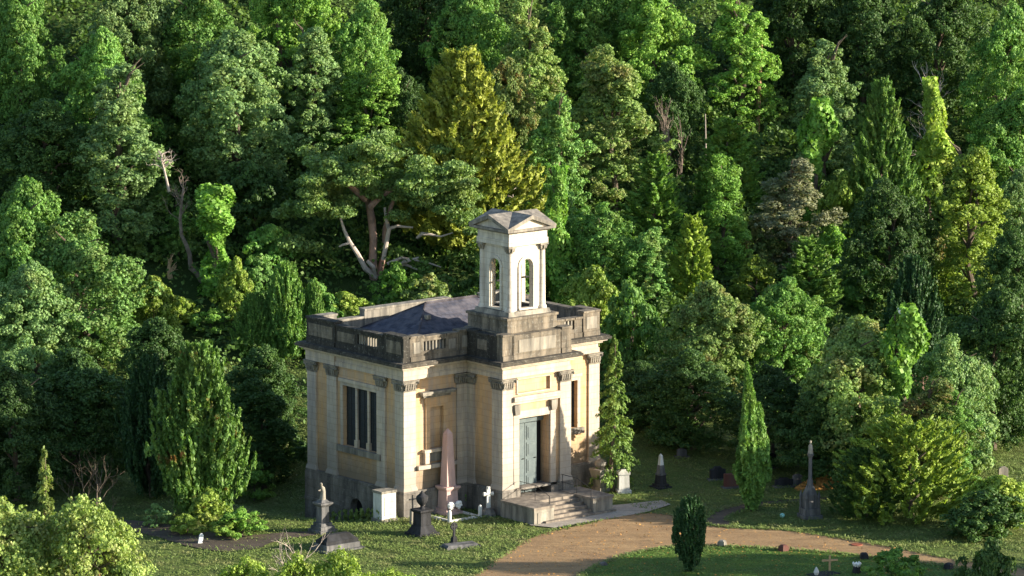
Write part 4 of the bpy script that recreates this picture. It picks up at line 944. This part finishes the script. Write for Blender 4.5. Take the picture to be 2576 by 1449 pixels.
#TREES
GW = 'trees on the wooded hillside'
T = [
('small', 1560, 610, 700, 130, 'leaf_bright', 'small bright bush on the slope right of the tower roof', None),
('shrub', 1440, 590, 720, 130, 'leaf_olive_green', 'olive green bush beside the ivy clad trunk behind the tower', None),
('shrub', 1900, 640, 790, 150, 'leaf_goldgreen', 'yellow green bush between the rounded olive and rounded green trees', None),
('shrub', 2080, 560, 700, 140, 'leaf_bright', 'bright green bush right of the lichened conifer foot', None),
('shrub', 2180, 640, 800, 170, 'leaf_green', 'mid green bush left of the purplish bare twigs', None),
('shrub', 2040, 860, 1000, 150, 'leaf_olive', 'olive bush at the left foot of the biggest mounded tree', None),
('shrub', 1700, 1010, 1120, 150, 'leaf_green', 'dim green bush above the small obelisk at the wood edge', None),
('shrub', 1330, 640, 770, 110, 'leaf_yellow', 'small yellow green bush just left of the tower arch height', None),
('shrub', 1680, 590, 720, 120, 'leaf_bright', 'bright bush at the left foot of the yellow green conical tree', None),
('small', 2150, 600, 680, 110, 'leaf_yellow', 'tiny yellow green bush on the slope below the bright yellow green one', None),
('shrub', 690, 560, 700, 150, 'leaf_green', 'green bush on the slope left of the pine', None),
('shrub', 660, 640, 760, 120, 'leaf_olive_green', 'olive green bush below the left side of the pine', None),
('small', 455, 745, 815, 100, 'leaf_yellow', 'small lit yellow green bush on the grassy clearing left of the dark yews', None),  # added with the next clump: sunlight on the clearing's grass as bright leaves
('small', 530, 775, 840, 110, 'leaf_bright', 'small lit green bush low on the grassy clearing left of the dark yews', None),
('small', 470, 1290, 1345, 90, 'leaf_yellow', 'low yellow green bush on the path edge below the sunlit upright yew, leftmost', None),  # added with the next clump: the bank's sunlit grass as yellow leaves
('small', 570, 1300, 1352, 90, 'leaf_yellow', 'low yellow green bush on the path edge below the sunlit upright yew, rightmost', None),
# top band (tops above the frame or close to it)
('broad', 55, -60, 330, 210, 'leaf_green', 'leafy green tree cut by the top left corner', GW),
('broad', 330, -90, 330, 250, 'leaf_grey_green', 'wide grey green crown at the top edge, second from the left corner', GW),
('broad', 250, 55, 470, 230, 'leaf_green', 'green crown just above the tall grey green tree on the left', GW),
('tall', 300, 140, 610, 250, 'leaf_grey_green', 'tall grey green tree with the pale dead branches at its right foot', GW),
('broad', 120, 230, 560, 260, 'leaf_dark', 'dark shaded tree left of the tall grey green one', GW),
('broad', 500, -60, 330, 260, 'leaf_green', 'broad crown at the top edge above the largest left tree', GW),
('broad', 590, 60, 480, 330, 'leaf_grey_green', 'largest round broadleaf crown left of centre', GW),
('broad', 740, -110, 260, 210, 'leaf_bright', 'light green crown at the top edge around the pinkish bare trunk', GW),
('tall', 790, 40, 430, 180, 'leaf_grey_green', 'narrow grey green tree with bare twigs right of the largest left crown', GW),
('broad', 920, -20, 380, 190, 'leaf_green', 'green tree at the top edge left of the golden yew top', GW),
('tall', 930, 130, 470, 190, 'leaf_bright', 'bright green sunlit tree touching the left side of the golden yew', GW),
('broad', 1060, -120, 240, 200, 'leaf_dark', 'dark tree at the top edge directly above the golden yew', GW),
('conifer', 930, 10, 300, 200, 'leaf_conifer', 'mid green conifer behind the bright tree left of the golden yew', GW),
('broad', 1180, -70, 300, 200, 'leaf_green', 'shaded green crown at the top edge right of the golden yew top', GW),
('tall', 1330, -20, 380, 160, 'leaf_olive', 'slim olive tree at the top edge, centre', GW),
('broad', 1270, 130, 480, 170, 'leaf_rusty', 'dark tree with rust red leaves right of the golden yew', GW),
('tall', 1400, 210, 620, 160, 'leaf_olive_green', 'slim greyish olive tree standing behind the tower top', GW),
('broad', 1480, -90, 260, 200, 'leaf_green', 'green crown at the top edge right of the slim olive tree', GW),
('broad', 1640, -70, 300, 240, 'leaf_bright', 'large bright green crown at the top edge right of centre', GW),
('tall', 1545, 85, 520, 210, 'leaf_olive', 'tall tree with a brownish olive top between two green crowns', GW),
('broad', 1690, 140, 430, 150, 'leaf_dark', 'compact dark green crown left of the ivy hung tree', GW),
('tall', 1860, -50, 330, 190, 'leaf_bright', 'bright ivy hung tree with a lit trunk on its right side at the top edge', GW),
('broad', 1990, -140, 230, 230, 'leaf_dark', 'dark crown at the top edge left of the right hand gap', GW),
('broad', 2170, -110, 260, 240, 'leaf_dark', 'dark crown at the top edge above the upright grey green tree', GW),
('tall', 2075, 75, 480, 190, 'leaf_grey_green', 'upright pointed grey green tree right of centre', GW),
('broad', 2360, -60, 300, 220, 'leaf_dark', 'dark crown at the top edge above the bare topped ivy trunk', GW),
('broad', 2525, -10, 430, 220, 'leaf_green', 'large green crown in the top right corner', GW),
('broad', 2560, 200, 560, 230, 'leaf_green', 'green crown on the right edge below the corner tree', GW),
# middle band
('gold', 1165, 112, 640, 430, 'leaf_gold', 'tall golden green pointed yew above the tower', None),
('broad', 1010, 160, 470, 160, 'leaf_dark', 'dark foliage in the shade on the left of the golden yew', GW),
('broad', 70, 430, 900, 260, 'leaf_green', 'green crown on the left edge beside the big rounded tree', GW),
('broad', 200, 520, 940, 330, 'leaf_olive_green', 'big rounded olive green tree on the left, lit from the right', GW),
('broad', 90, 640, 1010, 260, 'leaf_grey_green', 'grey green crown at the left edge below the big rounded tree top', GW),
('shrub', 390, 690, 860, 160, 'leaf_yellow', 'yellow green bush at the right foot of the big rounded left tree', None),
('shrub', 640, 400, 600, 200, 'leaf_dark', 'shaded bush below the largest left crown', None),
('ivy', 545, 465, 740, 110, 'leaf_ivy', 'ivy column with orange dead patch right of the crooked bare trunk', None),
('shrub', 590, 645, 800, 110, 'leaf_yellow', 'small upright yellow green bush left of the dark yews', None),
('shrub', 450, 520, 640, 120, 'leaf_green', 'small green bush behind the crooked bare trunk', None),
('broad', 1270, 520, 800, 170, 'leaf_green', 'green tree close behind the left side of the tower', GW),
('ivy', 1405, 420, 800, 90, 'leaf_ivy', 'slender ivy clad trunk right behind the tower', None),
('conifer', 1650, 380, 700, 220, 'leaf_conifer', 'green conifer around the foot of the bare spiky trunk', GW),
('broad', 1510, 500, 800, 220, 'leaf_green', 'dark green crown just right of the tower roof', GW),
('conifer', 1830, 290, 560, 220, 'leaf_conifer', 'low spreading conifer behind the bright ivy covered tree', GW),
('tall', 1820, 365, 720, 160, 'leaf_ivy', 'bright ivy covered tree left of the grey lichened conifer', GW),
('tall', 1985, 380, 690, 190, 'leaf_lichen', 'pale grey lichened dying conifer right of centre', GW),
('ivy', 2050, 250, 620, 100, 'leaf_ivy', 'ivy column below the upright pointed grey green tree', None),
('shrub', 2110, 425, 640, 140, 'leaf_yellow', 'bright yellow green bush right of the grey lichened conifer', None),
('gold', 2215, 190, 640, 230, 'leaf_yew', 'dark green feathery yew in the upper right', None),
('ivy', 2340, 200, 560, 100, 'leaf_yellow', 'thick ivy clad trunk with a bare twiggy top, upper right', None),
('tall', 2440, 335, 800, 230, 'leaf_goldgreen', 'tall yellowish green poplar like tree near the right edge', GW),
('broad', 2240, 430, 800, 230, 'leaf_dark', 'dark shaded tree below the feathery yew', GW),
('broad', 2560, 560, 900, 200, 'leaf_dark', 'dark tree on the right edge below mid height', GW),
('broad', 2560, 410, 640, 130, 'leaf_grey_green', 'grey green crown on the right edge beside the poplar like tree', GW),
('shrub', 2360, 570, 730, 140, 'leaf_rusty', 'reddish brown bush left of the poplar like tree foot', None),
('shrub', 1900, 545, 690, 150, 'leaf_rusty', 'brownish bush at the left foot of the lichened conifer', None),
('tall', 1640, 550, 830, 130, 'leaf_olive_green', 'light green small tree right of the tower at roof height', GW),
('conifer', 1740, 535, 830, 170, 'leaf_goldgreen', 'yellow green conical tree right of the tower', GW),
('shrub', 1480, 665, 900, 190, 'leaf_yellow', 'bright yellow green bush directly right of the tower shaft', None),
('shrub', 1590, 700, 950, 170, 'leaf_green', 'green bush between the chapel corner and the olive rounded tree', None),
('broad', 1790, 690, 1020, 240, 'leaf_olive', 'rounded olive tree with reddish tips right of the chapel', GW),
('broad', 1970, 680, 1000, 220, 'leaf_green', 'rounded green tree left of the big olive mound', GW),
('conifer', 2030, 590, 830, 220, 'leaf_conifer', 'low conifer behind the rounded green tree on the right', GW),
('broad', 2150, 780, 1200, 320, 'leaf_olive', 'biggest mounded olive green tree on the right slope', GW),
('ivy', 2262, 770, 1215, 110, 'leaf_ivy', 'ivy covered broken trunk with a pale cut top, right side', None),
('irish', 2290, 650, 960, 180, 'leaf_dark_yew', 'dark yew with upright shoots behind the ivy covered broken trunk', None),
('broad', 2400, 830, 1180, 210, 'leaf_grey_green', 'dim grey green crown right of the ivy covered broken trunk', GW),
('broad', 2500, 700, 1130, 260, 'leaf_dark', 'large dark tree on the right edge above the hedge', GW),
('tall', 2330, 930, 1250, 190, 'leaf_rusty', 'tree with pinkish dead tips behind the golden green yew', GW),
('shrub', 2440, 1035, 1200, 150, 'leaf_grey_green', 'pale variegated bush right of the golden green yew', None),
('tall', 2390, 960, 1250, 150, 'leaf_green', 'green tree right of the pinkish tipped one', GW),
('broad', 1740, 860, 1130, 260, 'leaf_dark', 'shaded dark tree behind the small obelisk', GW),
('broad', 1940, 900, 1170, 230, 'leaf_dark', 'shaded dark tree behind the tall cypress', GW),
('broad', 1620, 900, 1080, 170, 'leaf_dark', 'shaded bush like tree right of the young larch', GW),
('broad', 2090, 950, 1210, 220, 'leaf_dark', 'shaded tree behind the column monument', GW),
# near the chapel, right
('spruce', 1545, 850, 1235, 150, 'leaf_larch', 'young feathery larch standing against the right corner of the chapel', None),
('cypress', 1893, 918, 1284, 112, 'leaf_yew', 'tall slim cypress with two tops on the right lawn', None),
('vase', 1735, 1252, 1440, 104, 'leaf_dark_yew', 'dark clipped egg shaped yew on the tip of the mown lawn', None),
('yewspread', 2290, 1050, 1303, 330, 'leaf_goldgreen', 'wide golden green yew with feathery sprays at lower right', None),
('yewspread', 2185, 1120, 1303, 200, 'leaf_dark', 'dark green spreading bush between the column monument and the golden green yew', None),
('shrub', 2530, 1190, 1330, 190, 'leaf_yellow', 'sunlit hedge bush on the right edge', None),
('shrub', 2490, 1230, 1350, 200, 'leaf_dark', 'dark bush below the sunlit hedge on the right edge', None),
('shrub', 2500, 1345, 1640, 190, 'leaf_dark', 'dark bush overhanging the road end in the bottom right corner', None),
('small', 2255, 1375, 1462, 130, 'leaf_green', 'small green bush on the road edge in the mown lawn', None),
('small', 2440, 1270, 1352, 150, 'leaf_dark', 'dark low bush by the road below the golden green yew', None),
# left of the chapel
('irish', 505, 868, 1300, 275, 'leaf_yew_rust', 'large sunlit upright yew with a rust brown patch left of the chapel', None),
('irish', 385, 900, 1250, 200, 'leaf_dark_yew', 'dark upright yew joined to the left of the sunlit one', None),
('tall', 665, 930, 1230, 170, 'leaf_dark', 'dark loose tree between the sunlit yew and the chapel', None),
('irish', 720, 665, 900, 150, 'leaf_yew', 'group yew with lit upright tips behind the left end of the chapel', None),
('irish', 790, 715, 900, 90, 'leaf_yew', 'smaller upright yew touching the chapel parapet on the left', None),
('irish', 640, 740, 900, 120, 'leaf_yew', 'upright yew at the left of the group behind the chapel', None),
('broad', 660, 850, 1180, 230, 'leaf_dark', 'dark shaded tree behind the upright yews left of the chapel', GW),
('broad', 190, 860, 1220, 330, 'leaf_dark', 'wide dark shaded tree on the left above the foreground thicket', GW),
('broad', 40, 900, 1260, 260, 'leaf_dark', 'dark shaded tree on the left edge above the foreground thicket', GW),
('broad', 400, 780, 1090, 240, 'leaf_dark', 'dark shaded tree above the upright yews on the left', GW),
('small', 530, 1225, 1325, 120, 'leaf_yellow', 'bright sunlit bush below the sunlit upright yew', None),
('small', 395, 1265, 1325, 70, 'leaf_grey_green', 'small grey green bush beside the earth path', None),
('small', 610, 1275, 1350, 130, 'leaf_bright', 'low bright green bush right of the one below the sunlit yew', None),
('small', 640, 1160, 1260, 110, 'leaf_bright', 'small lit bush at the right foot of the sunlit upright yew', None),
# foreground thicket
('thicket', 20, 1235, 1600, 400, 'leaf_fore', 'pale leafy foreground bush in the bottom left corner', None),
('thicket', 225, 1225, 1600, 350, 'leaf_fore', 'pale leafy foreground bush with bare twigs behind it, bottom left', None),
('spruce', 118, 1130, 1560, 150, 'leaf_fore', 'thin young tree with spreading side twigs rising above the bottom left thicket', None),
('shrub', 300, 1380, 1600, 200, 'leaf_rusty', 'brownish foreground bush right of the bottom left thicket', None),
('scrub', 620, 1395, 1560, 170, 'leaf_yellow', 'yellow green foreground bush at the left of the bottom edge bushes', None),
('scrub', 745, 1385, 1570, 150, 'leaf_yellow', 'yellow green foreground bush below the dark chest tomb', None),
('scrub', 850, 1375, 1570, 170, 'leaf_yellow', 'taller yellow green foreground bush with the bare twigs beside it', None),
('scrub', 990, 1425, 1540, 150, 'leaf_yellow', 'lowest yellow green foreground bush at the bottom edge', None),
('small', 1180, 1195, 1275, 70, 'leaf_green', 'small dark bush against the chapel wall between obelisk and pale cross', None),
# behind the roof
('shrub', 1090, 690, 850, 190, 'leaf_rusty', 'brownish bush showing just above the chapel roof', None),
('shrub', 990, 655, 800, 130, 'leaf_ivy', 'ivy bush at the foot of the pine', None),
('shrub', 880, 730, 850, 160, 'leaf_yellow', 'lit bush above the left end of the chapel roof', None),
('shrub', 800, 700, 850, 130, 'leaf_green', 'green bush left of the chapel roof ridge', None),
]
for r in T: plant(*r[:8])
# trees beyond the right edge of the view: they throw the shade over the mown lawn
for i, (x, y, h_, wd) in enumerate(((50, -18, 13, 8), (53, -25.5, 14, 9), (51, -34, 13, 9))):
    cr, tr, H, W = proto('broad', i)
    o = empty('broadleaf_tree', (x, y, hz(x, y)), i*2., label=['leafy tree beyond the right edge, farthest of three from the camera', 'tallest leafy tree beyond the right edge, middle of three', 'leafy tree beyond the right edge, nearest the camera'][i], cat='tree', group='trees beyond the right edge')
    for q in (cr, tr):
        c = q.copy(); COL.objects.link(c); c.parent = o; c.scale = (wd/W, wd/W, h_/H)
        if q is cr: c.material_slots[0].link = 'OBJECT'; c.material_slots[0].material = MATS['leaf_green']

# --- pine behind the chapel
pp, mpp = hit(935, 700); mpr = mpp
pine = empty('pine_tree', pp, 0, label='old flat topped pine with bare pinkish limbs behind the chapel', cat='tree')
def pv(dx, dy, d=0.): return ((dx-935)*mpr, d, (700-dy)*mpr)   # points in the tree's own upright frame
tm = MB()
tm.tube([pv(940, 705), pv(938, 650), pv(940, 600), pv(935, 550, .4), pv(925, 500, .8), pv(920, 440, .6), pv(930, 380)], [.3, .28, .26, .27, .22, .15, .08], 9)
tm.tube([pv(952, 700, .5), pv(966, 640, .7), pv(968, 580, .6), pv(984, 520, .4), pv(1010, 460, .2)], [.22, .2, .18, .14, .08], 8)
tm.tube([pv(930, 520), pv(960, 490), pv(1010, 460), pv(1060, 430)], [.25, .2, .15, .08], 7)
tm.tube([pv(922, 500), pv(880, 460, -.5), pv(840, 430, -1)], [.25, .18, .08], 7)
tm.build('trunk', 'pine_bark', pine)
for pts, rd in (([pv(945, 695, -.3), pv(920, 670, -.8), pv(900, 630, -1), pv(880, 598, -1.2), pv(868, 570, -1.2), pv(858, 540, -1)], [.2, .19, .16, .14, .11, .07]),
                ([pv(945, 695, -.3), pv(940, 665, -.9), pv(925, 650, -1)], [.12, .14, .12]), ([pv(885, 602, -1.2), pv(862, 608, -1.3), pv(855, 612, -1.3)], [.1, .07, .04]),
                ([pv(965, 650, -.3), pv(972, 610, -.5), pv(980, 570, -.6), pv(1000, 563, -.7), pv(1040, 567, -.7)], [.17, .16, .15, .1, .06]), ([pv(980, 572, -.6), pv(975, 562), pv(968, 520)], [.16, .14, .08]),
                ([pv(985, 665, -.5), pv(1020, 652, -1), pv(1055, 640, -1.2)], [.15, .12, .06]), ([pv(985, 670, -.5), pv(1020, 660, -.7), pv(1050, 672, -1)], [.14, .11, .05]), ([pv(975, 660, -.5), pv(1010, 645, -.5), pv(1070, 655, -.5), pv(1110, 668, -.6)], [.12, .1, .07, .04]),
                ([pv(1050, 595, -.4), pv(1062, 583, -.6), pv(1080, 584, -.6), pv(1110, 590, -.6), pv(1140, 580, -.7)], [.1, .13, .1, .07, .04])):
    MB().tube(pts, rd, 7).build('limb', 'pale_dead_wood', pine)
R = np.random.default_rng(5); Ps, Ns = [], []
clumps = []
for k in range(120):
    x = R.uniform(770, 1190); f = (x-770)/420
    ytop = 345+80*abs(f-.42)**1.3*2+R.uniform(-10, 20); ylow = 545-60*abs(f-.5)
    y = ytop+(ylow-ytop)*R.random()**1.25
    if y > 500 and 890 < x < 980: continue
    clumps.append((x, y, R.uniform(-3.5, 3)))
for k in range(22): clumps.append((R.uniform(715, 860), R.uniform(440, 625), R.uniform(-2, 1)))
for k in range(12): clumps.append((R.uniform(1100, 1200), R.uniform(480, 575), R.uniform(-2, 1)))
for x, y, d in clumps:
    c = np.array(pv(x, y, d)); s = R.uniform(.6, 1.05)
    p, nn = ell_pts(330, c, np.array([s, s, s*.42]), R, .6); nn[:, 2] += .5; Ps.append(p); Ns.append(nn)
leaves('crown', np.concatenate(Ps), np.concatenate(Ns), .17, 1.4, None, 'leaf_pine', .9, pine, R)

# --- dead trees
def dead(cx, base, label, mat, trunk, twigs=0, r=.16, seed=1, tw=.9, twr=.035, depth=2, name='dead_tree', cat='dead tree', spread=.5, up=.3):
    p, m_ = hit(cx, base); o = empty(name, p, 0, label=label, cat=cat); R = np.random.default_rng(seed)
    pts = [Vector(((x-cx)*m_, R.uniform(-.1, .1), (base-y)*m_)) for x, y in trunk]; n = len(pts)
    if n > 1: MB().tube(pts, [r*(1-.6*i/(n-1)) for i in range(n)], 8).build('trunk', mat, o)
    mb = MB()
    for k in range(twigs):
        q = pts[-1].lerp(pts[max(0, n-3)], R.random()) if n > 1 else pts[0]
        branchy(R, mb, q, Vector((R.normal(0, spread), R.normal(0, spread), R.uniform(.4, 1))).normalized(), tw*R.uniform(.6, 1.2), twr, depth, .45, up)
    if twigs: mb.build('twigs', mat, o)
    return o
dead(505, 708, 'crooked bare dark trunk bending left up the grassy slope', 'dead_wood', [(510, 710), (495, 685), (480, 675), (478, 640), (470, 615), (458, 590), (455, 550), (460, 500), (465, 470)], 12, .2, 3, 1.1, .035, 2)
dead(420, 700, 'pale broken branches hanging on the tall grey green tree', 'pale_dead_wood', [(428, 480), (422, 450), (416, 425), (410, 400), (412, 385)], 12, .1, 4, .7, .045, 2, up=.05, spread=.9)
dead(425, 700, 'short pale orange broken stump left of the crooked trunk', 'light_wood', [(428, 702), (425, 680), (426, 655)], 8, .2, 5, .6, .05, 1)
dead(1680, 520, 'bare grey spiky dead trunk standing among the trees right of centre', 'dead_wood', [(1686, 520), (1680, 430), (1672, 370), (1668, 290)], 20, .14, 6, 1.3, .04, 2, spread=.22, up=.9)
dead(1712, 470, 'cluster of thin bare grey stems beside the spiky dead trunk', 'dead_wood', [(1712, 470), (1715, 400), (1712, 340)], 14, .08, 16, 1.2, .035, 1, spread=.3, up=.9)
dead(2340, 420, 'bare twiggy top rising out of the ivy clad trunk at upper right', 'pale_dead_wood', [(2340, 420), (2342, 300), (2340, 210)], 20, .16, 7, 1.7, .05, 2)
dead(2373, 470, 'thin leaning bare pole right of the ivy clad trunk', 'dead_wood', [(2372, 470), (2374, 350), (2378, 285)], 0, .07, 8)
dead(2195, 760, 'bare purplish twigs of a dead shrub right of centre', 'dead_wood', [(2195, 760), (2194, 690)], 16, .1, 9, 1.3, .05, 2, spread=.3)
dead(700, 240, 'pinkish bare trunk showing at the top edge', 'pine_bark', [(700, 240), (703, 100), (700, 10), (695, -40)], 0, .3, 10)
dead(1907, 330, 'lit bare trunk on the right side of the ivy hung tree at the top', 'light_wood', [(1905, 330), (1910, 200), (1915, 90)], 0, .2, 11)
dead(1776, 480, 'thin pale bare pole left of the bright ivy covered tree', 'pale_dead_wood', [(1776, 480), (1775, 370), (1773, 285)], 0, .08, 12)
dead(235, 1330, 'bare twiggy dead shrub above the bottom left thicket', 'bark', [(240, 1330), (245, 1235)], 10, .1, 13, 1.8, .04, 3, spread=.7)
dead(740, 1470, 'pale bare twigs rising among the bottom edge bushes', 'pale_dead_wood', [(742, 1470), (745, 1395)], 10, .06, 14, 1.3, .035, 2, spread=.6)
dead(1130, 765, 'orange brown dead stump just above the chapel roof', 'light_wood', [(1130, 765), (1128, 725)], 12, .3, 15, .8, .09, 1, spread=.3)
dead(2325, 1060, 'pinkish dead tips in the tree behind the golden green yew', 'pine_bark', [(2325, 1060), (2322, 985), (2318, 945)], 10, .1, 17, 1.1, .06, 1, spread=.3)
dead(1290, 560, 'thin pale dead stem in the golden yew above the tower', 'pale_dead_wood', [(1297, 560), (1292, 510), (1288, 470)], 3, .07, 18, .7, .03, 1)
# pale cut face on the ivy covered trunk
o = empty('cut_log', hit(2257, 1215)[0]+Vector((0, -.3, 445*hit(2257, 1215)[1])), 0, label='pale sawn log end on top of the ivy covered broken trunk', cat='log')
MB().tube([(0, -.3, -.1), (0, .4, -.05)], .12, 10).build('log', 'white_paint', o)

# --- sunlit bank: low heap of leaf cards, sunlight put into their orange
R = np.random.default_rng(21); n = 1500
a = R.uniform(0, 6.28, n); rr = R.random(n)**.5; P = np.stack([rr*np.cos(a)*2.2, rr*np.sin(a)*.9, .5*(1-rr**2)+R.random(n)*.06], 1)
leaves('leaves', P, np.stack([P[:, 0]*.2, P[:, 1]*.3-.2, np.ones(n)], 1), .22, 1.2, None, 'leaf_litter_sunlit_bank', .4, ob, R)

# --- undergrowth and grass (stuff)
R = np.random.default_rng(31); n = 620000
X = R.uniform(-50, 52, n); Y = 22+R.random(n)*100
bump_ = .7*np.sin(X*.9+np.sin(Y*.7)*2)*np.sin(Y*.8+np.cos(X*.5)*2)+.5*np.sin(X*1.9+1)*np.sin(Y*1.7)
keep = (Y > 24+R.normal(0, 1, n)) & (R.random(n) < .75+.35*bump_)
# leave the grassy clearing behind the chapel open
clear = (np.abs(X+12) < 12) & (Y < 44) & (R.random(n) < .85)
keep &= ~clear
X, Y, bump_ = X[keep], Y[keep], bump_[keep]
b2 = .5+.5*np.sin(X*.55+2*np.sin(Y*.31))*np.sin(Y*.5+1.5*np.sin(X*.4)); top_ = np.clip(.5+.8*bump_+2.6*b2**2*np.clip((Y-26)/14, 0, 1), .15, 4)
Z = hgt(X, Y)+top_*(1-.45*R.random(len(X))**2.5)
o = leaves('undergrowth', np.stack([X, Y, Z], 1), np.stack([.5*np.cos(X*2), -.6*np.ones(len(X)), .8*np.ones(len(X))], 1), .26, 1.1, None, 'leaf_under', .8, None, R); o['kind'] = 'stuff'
def near_poly(polys, X, Y):
    k = np.zeros(len(X), bool)
    for poly in polys:
        px = np.array([p[0] for p in poly]); py = np.array([p[1] for p in poly]); c = np.zeros(len(X), bool); j = len(px)-1
        for i in range(len(px)):
            cond = ((py[i] > Y) != (py[j] > Y))
            with np.errstate(divide='ignore', invalid='ignore'):
                xi = (px[j]-px[i])*(Y-py[i])/(py[j]-py[i])+px[i]
            c ^= cond & (X < xi); j = i
        k |= c
    return k
chap = [L2W(a, l)[:2] for a, l in ((-.2, -.2), (4.3, -.2), (4.3, -8), (12.5, -8.2), (10.4, -.2), (15.3, -.2), (15.3, 9.6), (-.2, 9.6))]
n = 420000; X = R.uniform(-34, 40, n); Y = R.uniform(-24, 34, n)
k = ~near_poly([road_poly, side_poly, chap, isl_poly], X, Y) & ~(near_poly([lp], X, Y) & (R.random(n) < .85))
X, Y = X[k], Y[k]
k = R.random(len(X)) < .25+.9*(np.sin(X*.9+3*np.sin(Y*.6))*np.sin(Y*1.3+2*np.sin(X*.7)) > -.1)
X, Y = X[k], Y[k]
lump = .5+.5*np.sin(X*1.3+2*np.sin(Y*.9))*np.sin(Y*1.6+np.sin(X*.8))
wild = 1/(1+np.exp(-(Y-20)/2))
Z = hgt(X, Y)+R.random(len(X))*(.06+.16*lump+.3*wild)
Tg = np.stack([R.normal(0, .5, len(X)), R.normal(0, .5, len(X)), np.ones(len(X))], 1)
o = leaves('grass', np.stack([X, Y, Z], 1), np.stack([.3*R.normal(0, 1, len(X))+.3, -.3*np.ones(len(X)), .9*np.ones(len(X))], 1), .065, 2.2, Tg, 'tuft', .3, None, R); o['kind'] = 'stuff'
# ragged turf edge along the road and the mown lawn, and mown blades on the lawn itself
E_ = []
for poly, amp in ((road_poly, .16), (isl_poly, .12), (side_poly, .14)):
    for i in range(len(poly)):
        p, q = poly[i], poly[(i+1) % len(poly)]
        for k in range(int((q-p).length*42)): E_.append(p.lerp(q, R.random())+Vector(R.normal(0, amp, 2)))
X, Y = np.array([p[0] for p in E_]), np.array([p[1] for p in E_])
k = ~near_poly([chap], X, Y); X, Y = X[k], Y[k]
o = leaves('grass', np.stack([X, Y, hgt(X, Y)+.05+R.random(len(X))*.1], 1), np.stack([.3*R.normal(0, 1, len(X))+.3, -.3*np.ones(len(X)), .9*np.ones(len(X))], 1), .09, 2.2, np.stack([R.normal(0, .5, len(X)), R.normal(0, .5, len(X)), np.ones(len(X))], 1), 'tuft', .3, None, R); o['kind'] = 'stuff'
n = 90000; X = R.uniform(-4, 34, n); Y = R.uniform(-27, -6, n); k = near_poly([isl_poly], X, Y) & (R.random(n) < .3+.7*(np.sin(X*.8+2*np.sin(Y*.7))*np.sin(Y*1.1) > -.2)); X, Y = X[k], Y[k]
o = leaves('grass', np.stack([X, Y, hgt(X, Y)+.08+R.random(len(X))*.03], 1), np.stack([.3*R.normal(0, 1, len(X)), -.2*np.ones(len(X)), np.ones(len(X))], 1), .07, 1.8, None, 'mown_blade', .25, None, R); o['kind'] = 'stuff'
n = 5200; X = R.uniform(-8, 34, n); Y = R.uniform(-24, 2, n); k = near_poly([road_poly, isl_poly], X, Y); X, Y = X[k], Y[k]
o = leaves('fallen_leaves', np.stack([X, Y, hgt(X, Y)+.09], 1), np.tile([0, 0, 1.], (len(X), 1)), .09, 1.2, None, 'leaf_litter_sunlit_bank', .3, None, R); o['kind'] = 'stuff'
# weeds with pale seed heads along the chapel's left wall
n = 1100; a_ = R.uniform(-1.8, -.3, n); l_ = R.uniform(.2, 6, n)**1.0; q_ = R.integers(0, 90, n); a_ = -.4-1.3*((q_*.618) % 1)+R.normal(0, .05, n); l_ = .2+6*((q_*.377) % 1)+R.normal(0, .05, n)
P = np.array([L2W(a_[i], l_[i])[:] for i in range(n)]); P[:, 2] = hgt(P[:, 0], P[:, 1])+R.random(n)**1.6*.75
o = leaves('weeds', P, R.normal(0, 1, (n, 3)), .15, 1.7, np.tile([0, 0, 1.], (n, 1))+R.normal(0, .4, (n, 3)), 'leaf_fore', .5, None, R); o['kind'] = 'stuff'
print('objects', len(bpy.data.objects), 'faces', sum(len(m.polygons) for m in bpy.data.meshes))
